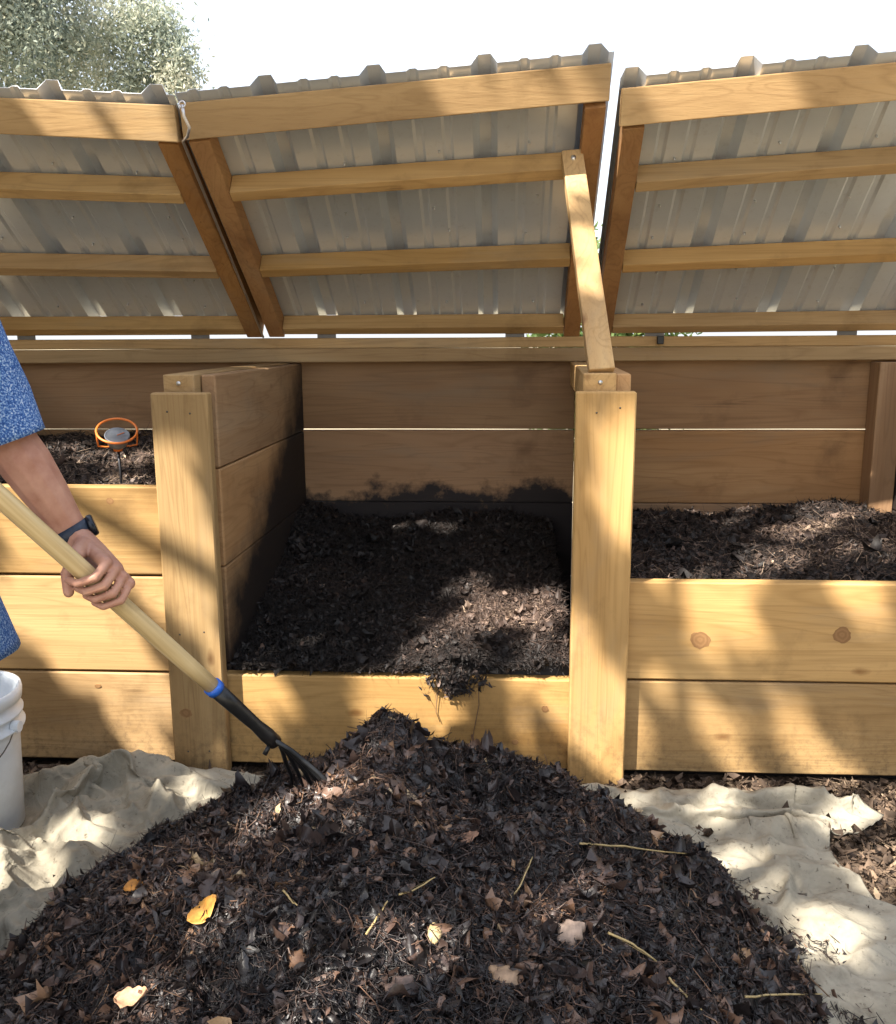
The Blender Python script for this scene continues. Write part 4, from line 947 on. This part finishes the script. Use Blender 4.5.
so_ = Sh*.90+Cs*.10
sp_ = [loft(tor2, 64, .008, 9), sleeve(so_, El*1.05-Sh*.05, .078, .066), sleeve(Rs*.9+Cs*.1, Rs*.1+Re*.9, .086, .072)]
o = link('shirt', join_meshes('shirt', [(v-pb_, f) for v, f in sp_], True), M_SHIRT, pe, pb_); md = o.modifiers.new('thickness', 'SOLIDIFY'); md.thickness = .0025; md.offset = 1
tr = []
for s_ in (-1, 1):
    hj, kn, foot = ft[s_]; tr.append(tube_vf([hj+np.array([0, 0, .09])-Lf*s_*.02, hj, hj*.5+kn*.5, kn, kn*.5+foot*.5, foot-np.array([0, 0, .03])], [.105, .105, .092, .076, .074, .070], 20))
tr.append(tube_vf([Hp-Lf*.06+np.array([0, 0, .03]), Hp+Lf*.06+np.array([0, 0, .03])], [.14, .14], 20, roundcap=True))
link('trousers', remesh('trousers', tr, .009, 5, pb_), M_TRS, pe, pb_)
link('hair', remesh('hair', [tube_vf([Hd+Uh*.058-Fh*.03, Hd+Uh*.070-Fh*.005], [.088, .080], 16, roundcap=True), tube_vf([Hd+Uh*.02-Fh*.055, Hd-Uh*.03-Fh*.045], [.062, .05], 14, roundcap=True)], .006, 4, pb_), M_HAIR, pe, pb_)
for s_ in (-1, 1):
    foot = ft[s_][2]; z0 = np.array([0, 0, .062-foot[2]])
    link('shoe', remesh('shoe', [tube_vf([foot+z0-Fd*.04, foot+z0+Fd*.08, foot+z0+Fd*.17-np.array([0, 0, .008])], [.045, .046, .038], 14, roundcap=True), tube_vf([foot+z0, foot+np.array([0, 0, .02])], [.047, .050], 14)], .008, 3, pb_), M_SHOE, pe, pb_)
    link('eye', np_mesh('eye', *tube_vf([Hd+Lh*s_*.031+Uh*.018+Fh*.074-pb_, Hd+Lh*s_*.031+Uh*.018+Fh*.079-pb_], [.009, .006], 10, roundcap=True), True), plain('eye', (.05, .035, .03), .2), pe, pb_)
# watch on the left wrist
wd = Wr-El; wd /= np.linalg.norm(wd); wc = Wr-wd*.018
M_STRAP = plain('dark_blue_strap', (.012, .022, .045), .55, var=.4, vscale=160); M_CASE = plain('dark_watch_case', (.015, .02, .03), .25, .4)
wt = thing('wristwatch', 'dark blue watch on the wrist above the fork handle', 'watch', wc)
wu = e1-wd*(e1@wd); wu /= np.linalg.norm(wu); wv = np.cross(wd, wu)
def strap():
    s1 = []; a_ = np.linspace(0, 2*math.pi, 41)[:-1]; prof = [(-.0125, .0275), (-.0125, .0320), (0, .0335), (.0125, .0320), (.0125, .0275)]
    P = np.array([[wu*math.cos(t)*r_+wv*math.sin(t)*r_*.97+wd*h_ for h_, r_ in prof] for t in a_]); k = len(prof); i, j = np.meshgrid(np.arange(40), np.arange(k), indexing='ij')
    f = np.stack([i*k+j, ((i+1) % 40)*k+j, ((i+1) % 40)*k+(j+1) % k, i*k+(j+1) % k], -1).reshape(-1, 4); return P.reshape(-1, 3), f
v, f = strap(); link('strap', np_mesh('strap', v, f, True), M_STRAP, wt, wc)
v, f = lathe_vf((0, 0, 0), [(0, .0), (.0195, .0), (.0205, .003), (.0200, .008), (.0175, .0105), (0, .0105)], 28, axis=wu*.9+RT*.4); link('case', np_mesh('case', v, f, True), M_CASE, wt, wc+(wu*.9+RT*.4)/np.linalg.norm(wu*.9+RT*.4)*.030)

# ------------------------------------------------------------------ single leaves and stalks that stand out on the heap
def whole_leaf(px, py, length, ratio, col, ang, label, lobes=0, lift=.022):
    p = heap_hit(px, py); nrm = hgrad(pile_h, np.array([p[0]]), np.array([p[1]]), .05)[0]; nrm = nrm*.8+(CAM-p)/np.linalg.norm(CAM-p)*.35; nrm /= np.linalg.norm(nrm)
    T = RT*math.cos(ang)+UP*math.sin(ang); T -= nrm*(T@nrm); T /= np.linalg.norm(T); B = np.cross(nrm, T); rg = np.random.default_rng(int(px*7+py))
    nu, nv = 15, 7; s = np.linspace(-1, 1, nv); v_ = []
    for t in np.linspace(0, 1, nu):
        w_ = math.sin(math.pi*t**.8)**.75*(1+lobes*.38*math.cos(t*math.pi*6.5))+.03
        for q in s:
            z_ = .10*length*math.sin(t*5+px)+.14*length*q*q*math.sin(px)+rg.normal()*.012*length; v_.append(T*(t-.5)*length+B*q*w_*.5*length*ratio*(1+rg.normal()*.05)+nrm*z_)
    f_ = grid_faces(nu, nv); me = np_mesh('fallen_leaf', v_, f_, True)
    o = link('fallen_leaf', me, plain('dead_leaf', col, .6, var=.45, vscale=55, bump=.3), None, p+nrm*lift); md = o.modifiers.new('t', 'SOLIDIFY'); md.thickness = .0006
    tag(o, label, 'leaf', 'dead leaves lying on the heap')
whole_leaf(210, 918, .055, .75, (.50, .24, .045), 1.1, 'orange-yellow dead leaf on the left part of the heap')
whole_leaf(138, 892, .042, .55, (.50, .21, .04), .4, 'small orange leaf at the upper left of the heap')
whole_leaf(433, 938, .040, .55, (.42, .32, .17), 1.45, 'small pale tan oval leaf near the middle of the heap')
whole_leaf(502, 985, .062, .6, (.32, .21, .13), 1.9, 'tan lobed leaf low in the middle of the heap', .8)
whole_leaf(468, 845, .045, .6, (.24, .13, .08), .3, 'reddish-brown leaf just below the crest of the heap', .5)
whole_leaf(570, 938, .055, .7, (.26, .19, .15), .8, 'grey-brown curled leaf right of the heap centre', .5)
whole_leaf(300, 965, .050, .6, (.22, .12, .07), 2.4, 'brown curled leaf at the lower left of the heap', .4)
whole_leaf(140, 1008, .050, .7, (.42, .24, .14), .2, 'light brown leaf at the bottom left edge of the heap', .4)
whole_leaf(660, 990, .045, .45, (.30, .15, .06), .1, 'rusty narrow leaf at the lower right of the heap')
whole_leaf(400, 995, .055, .65, (.16, .11, .09), 1.0, 'dull dark brown leaf at the bottom middle of the heap', .6)
whole_leaf(350, 880, .048, .6, (.20, .13, .10), 2.0, 'dusty brown leaf left of the heap centre', .5)
M_STRAW = plain('dry_straw', (.42, .31, .14), .6, var=.3, vscale=40); M_TWIG = plain('brown_twig', (.16, .10, .06), .8, var=.3, vscale=40)
def stalk(p0, p1, rad, mat, label, sag=.008):
    a, b = heap_hit(*p0), heap_hit(*p1); k = np.linspace(0, 1, 9)[:, None]; P = a*(1-k)+b*k
    hz = np.maximum(pile_h(P[:, 0], P[:, 1]), .02)+.018; P[:, 2] += min(max(float(np.percentile(hz-P[:, 2], 85)), .014), .045); sg = np.random.default_rng(int(p0[0])); P += np.cumsum(sg.normal(size=(9, 3))*.0012, axis=0)
    o = tube('stalk', P, np.linspace(rad, rad*.6, 9), mat, None, 7); tag(o, label, 'stalk', 'stalks lying on the heap')
stalk((580, 853), (690, 861), .0021, M_STRAW, 'long straw lying level below the right shoulder of the heap')
stalk((512, 905), (534, 862), .0017, M_STRAW, 'short straw standing steeply near the heap centre')
stalk((608, 942), (655, 972), .0022, M_STRAW, 'pale straw slanting down right of the heap centre')
stalk((400, 908), (437, 890), .0016, M_STRAW, 'thin pale straw slanting up near the middle of the heap')
stalk((366, 950), (388, 918), .0020, M_STRAW, 'straight pale stalk left of the heap centre')
stalk((283, 902), (297, 918), .0018, M_STRAW, 'stubby pale stalk beside the orange-yellow leaf')
stalk((760, 940), (835, 1010), .0024, M_TWIG, 'brown twig sticking out at the right edge of the heap')
stalk((745, 1018), (822, 1012), .0020, M_STRAW, 'yellow straw along the bottom right of the heap')
stalk((668, 990), (700, 1022), .0020, M_STRAW, 'pale straw slanting to the bottom right corner')
stalk((690, 880), (690, 920), .0016, M_TWIG, 'thin dark twig on the right slope of the heap')

def root(pts, rad, mat, label):
    o = tube('root_strand', [onY(x, y, yy) for x, y, yy in pts], rad, mat, None, 6); tag(o, label, 'root', 'strands hanging over the front board')
root([(478, 680, -.004), (479, 705, -.008), (474, 730, -.006), (472, 752, -.010)], .0012, M_TWIG, 'long thin root hanging down the middle front board')
root([(444, 682, -.004), (437, 695, -.008), (436, 712, -.006), (440, 722, -.006)], .0011, M_TWIG, 'short curled root below the spilled compost clump')
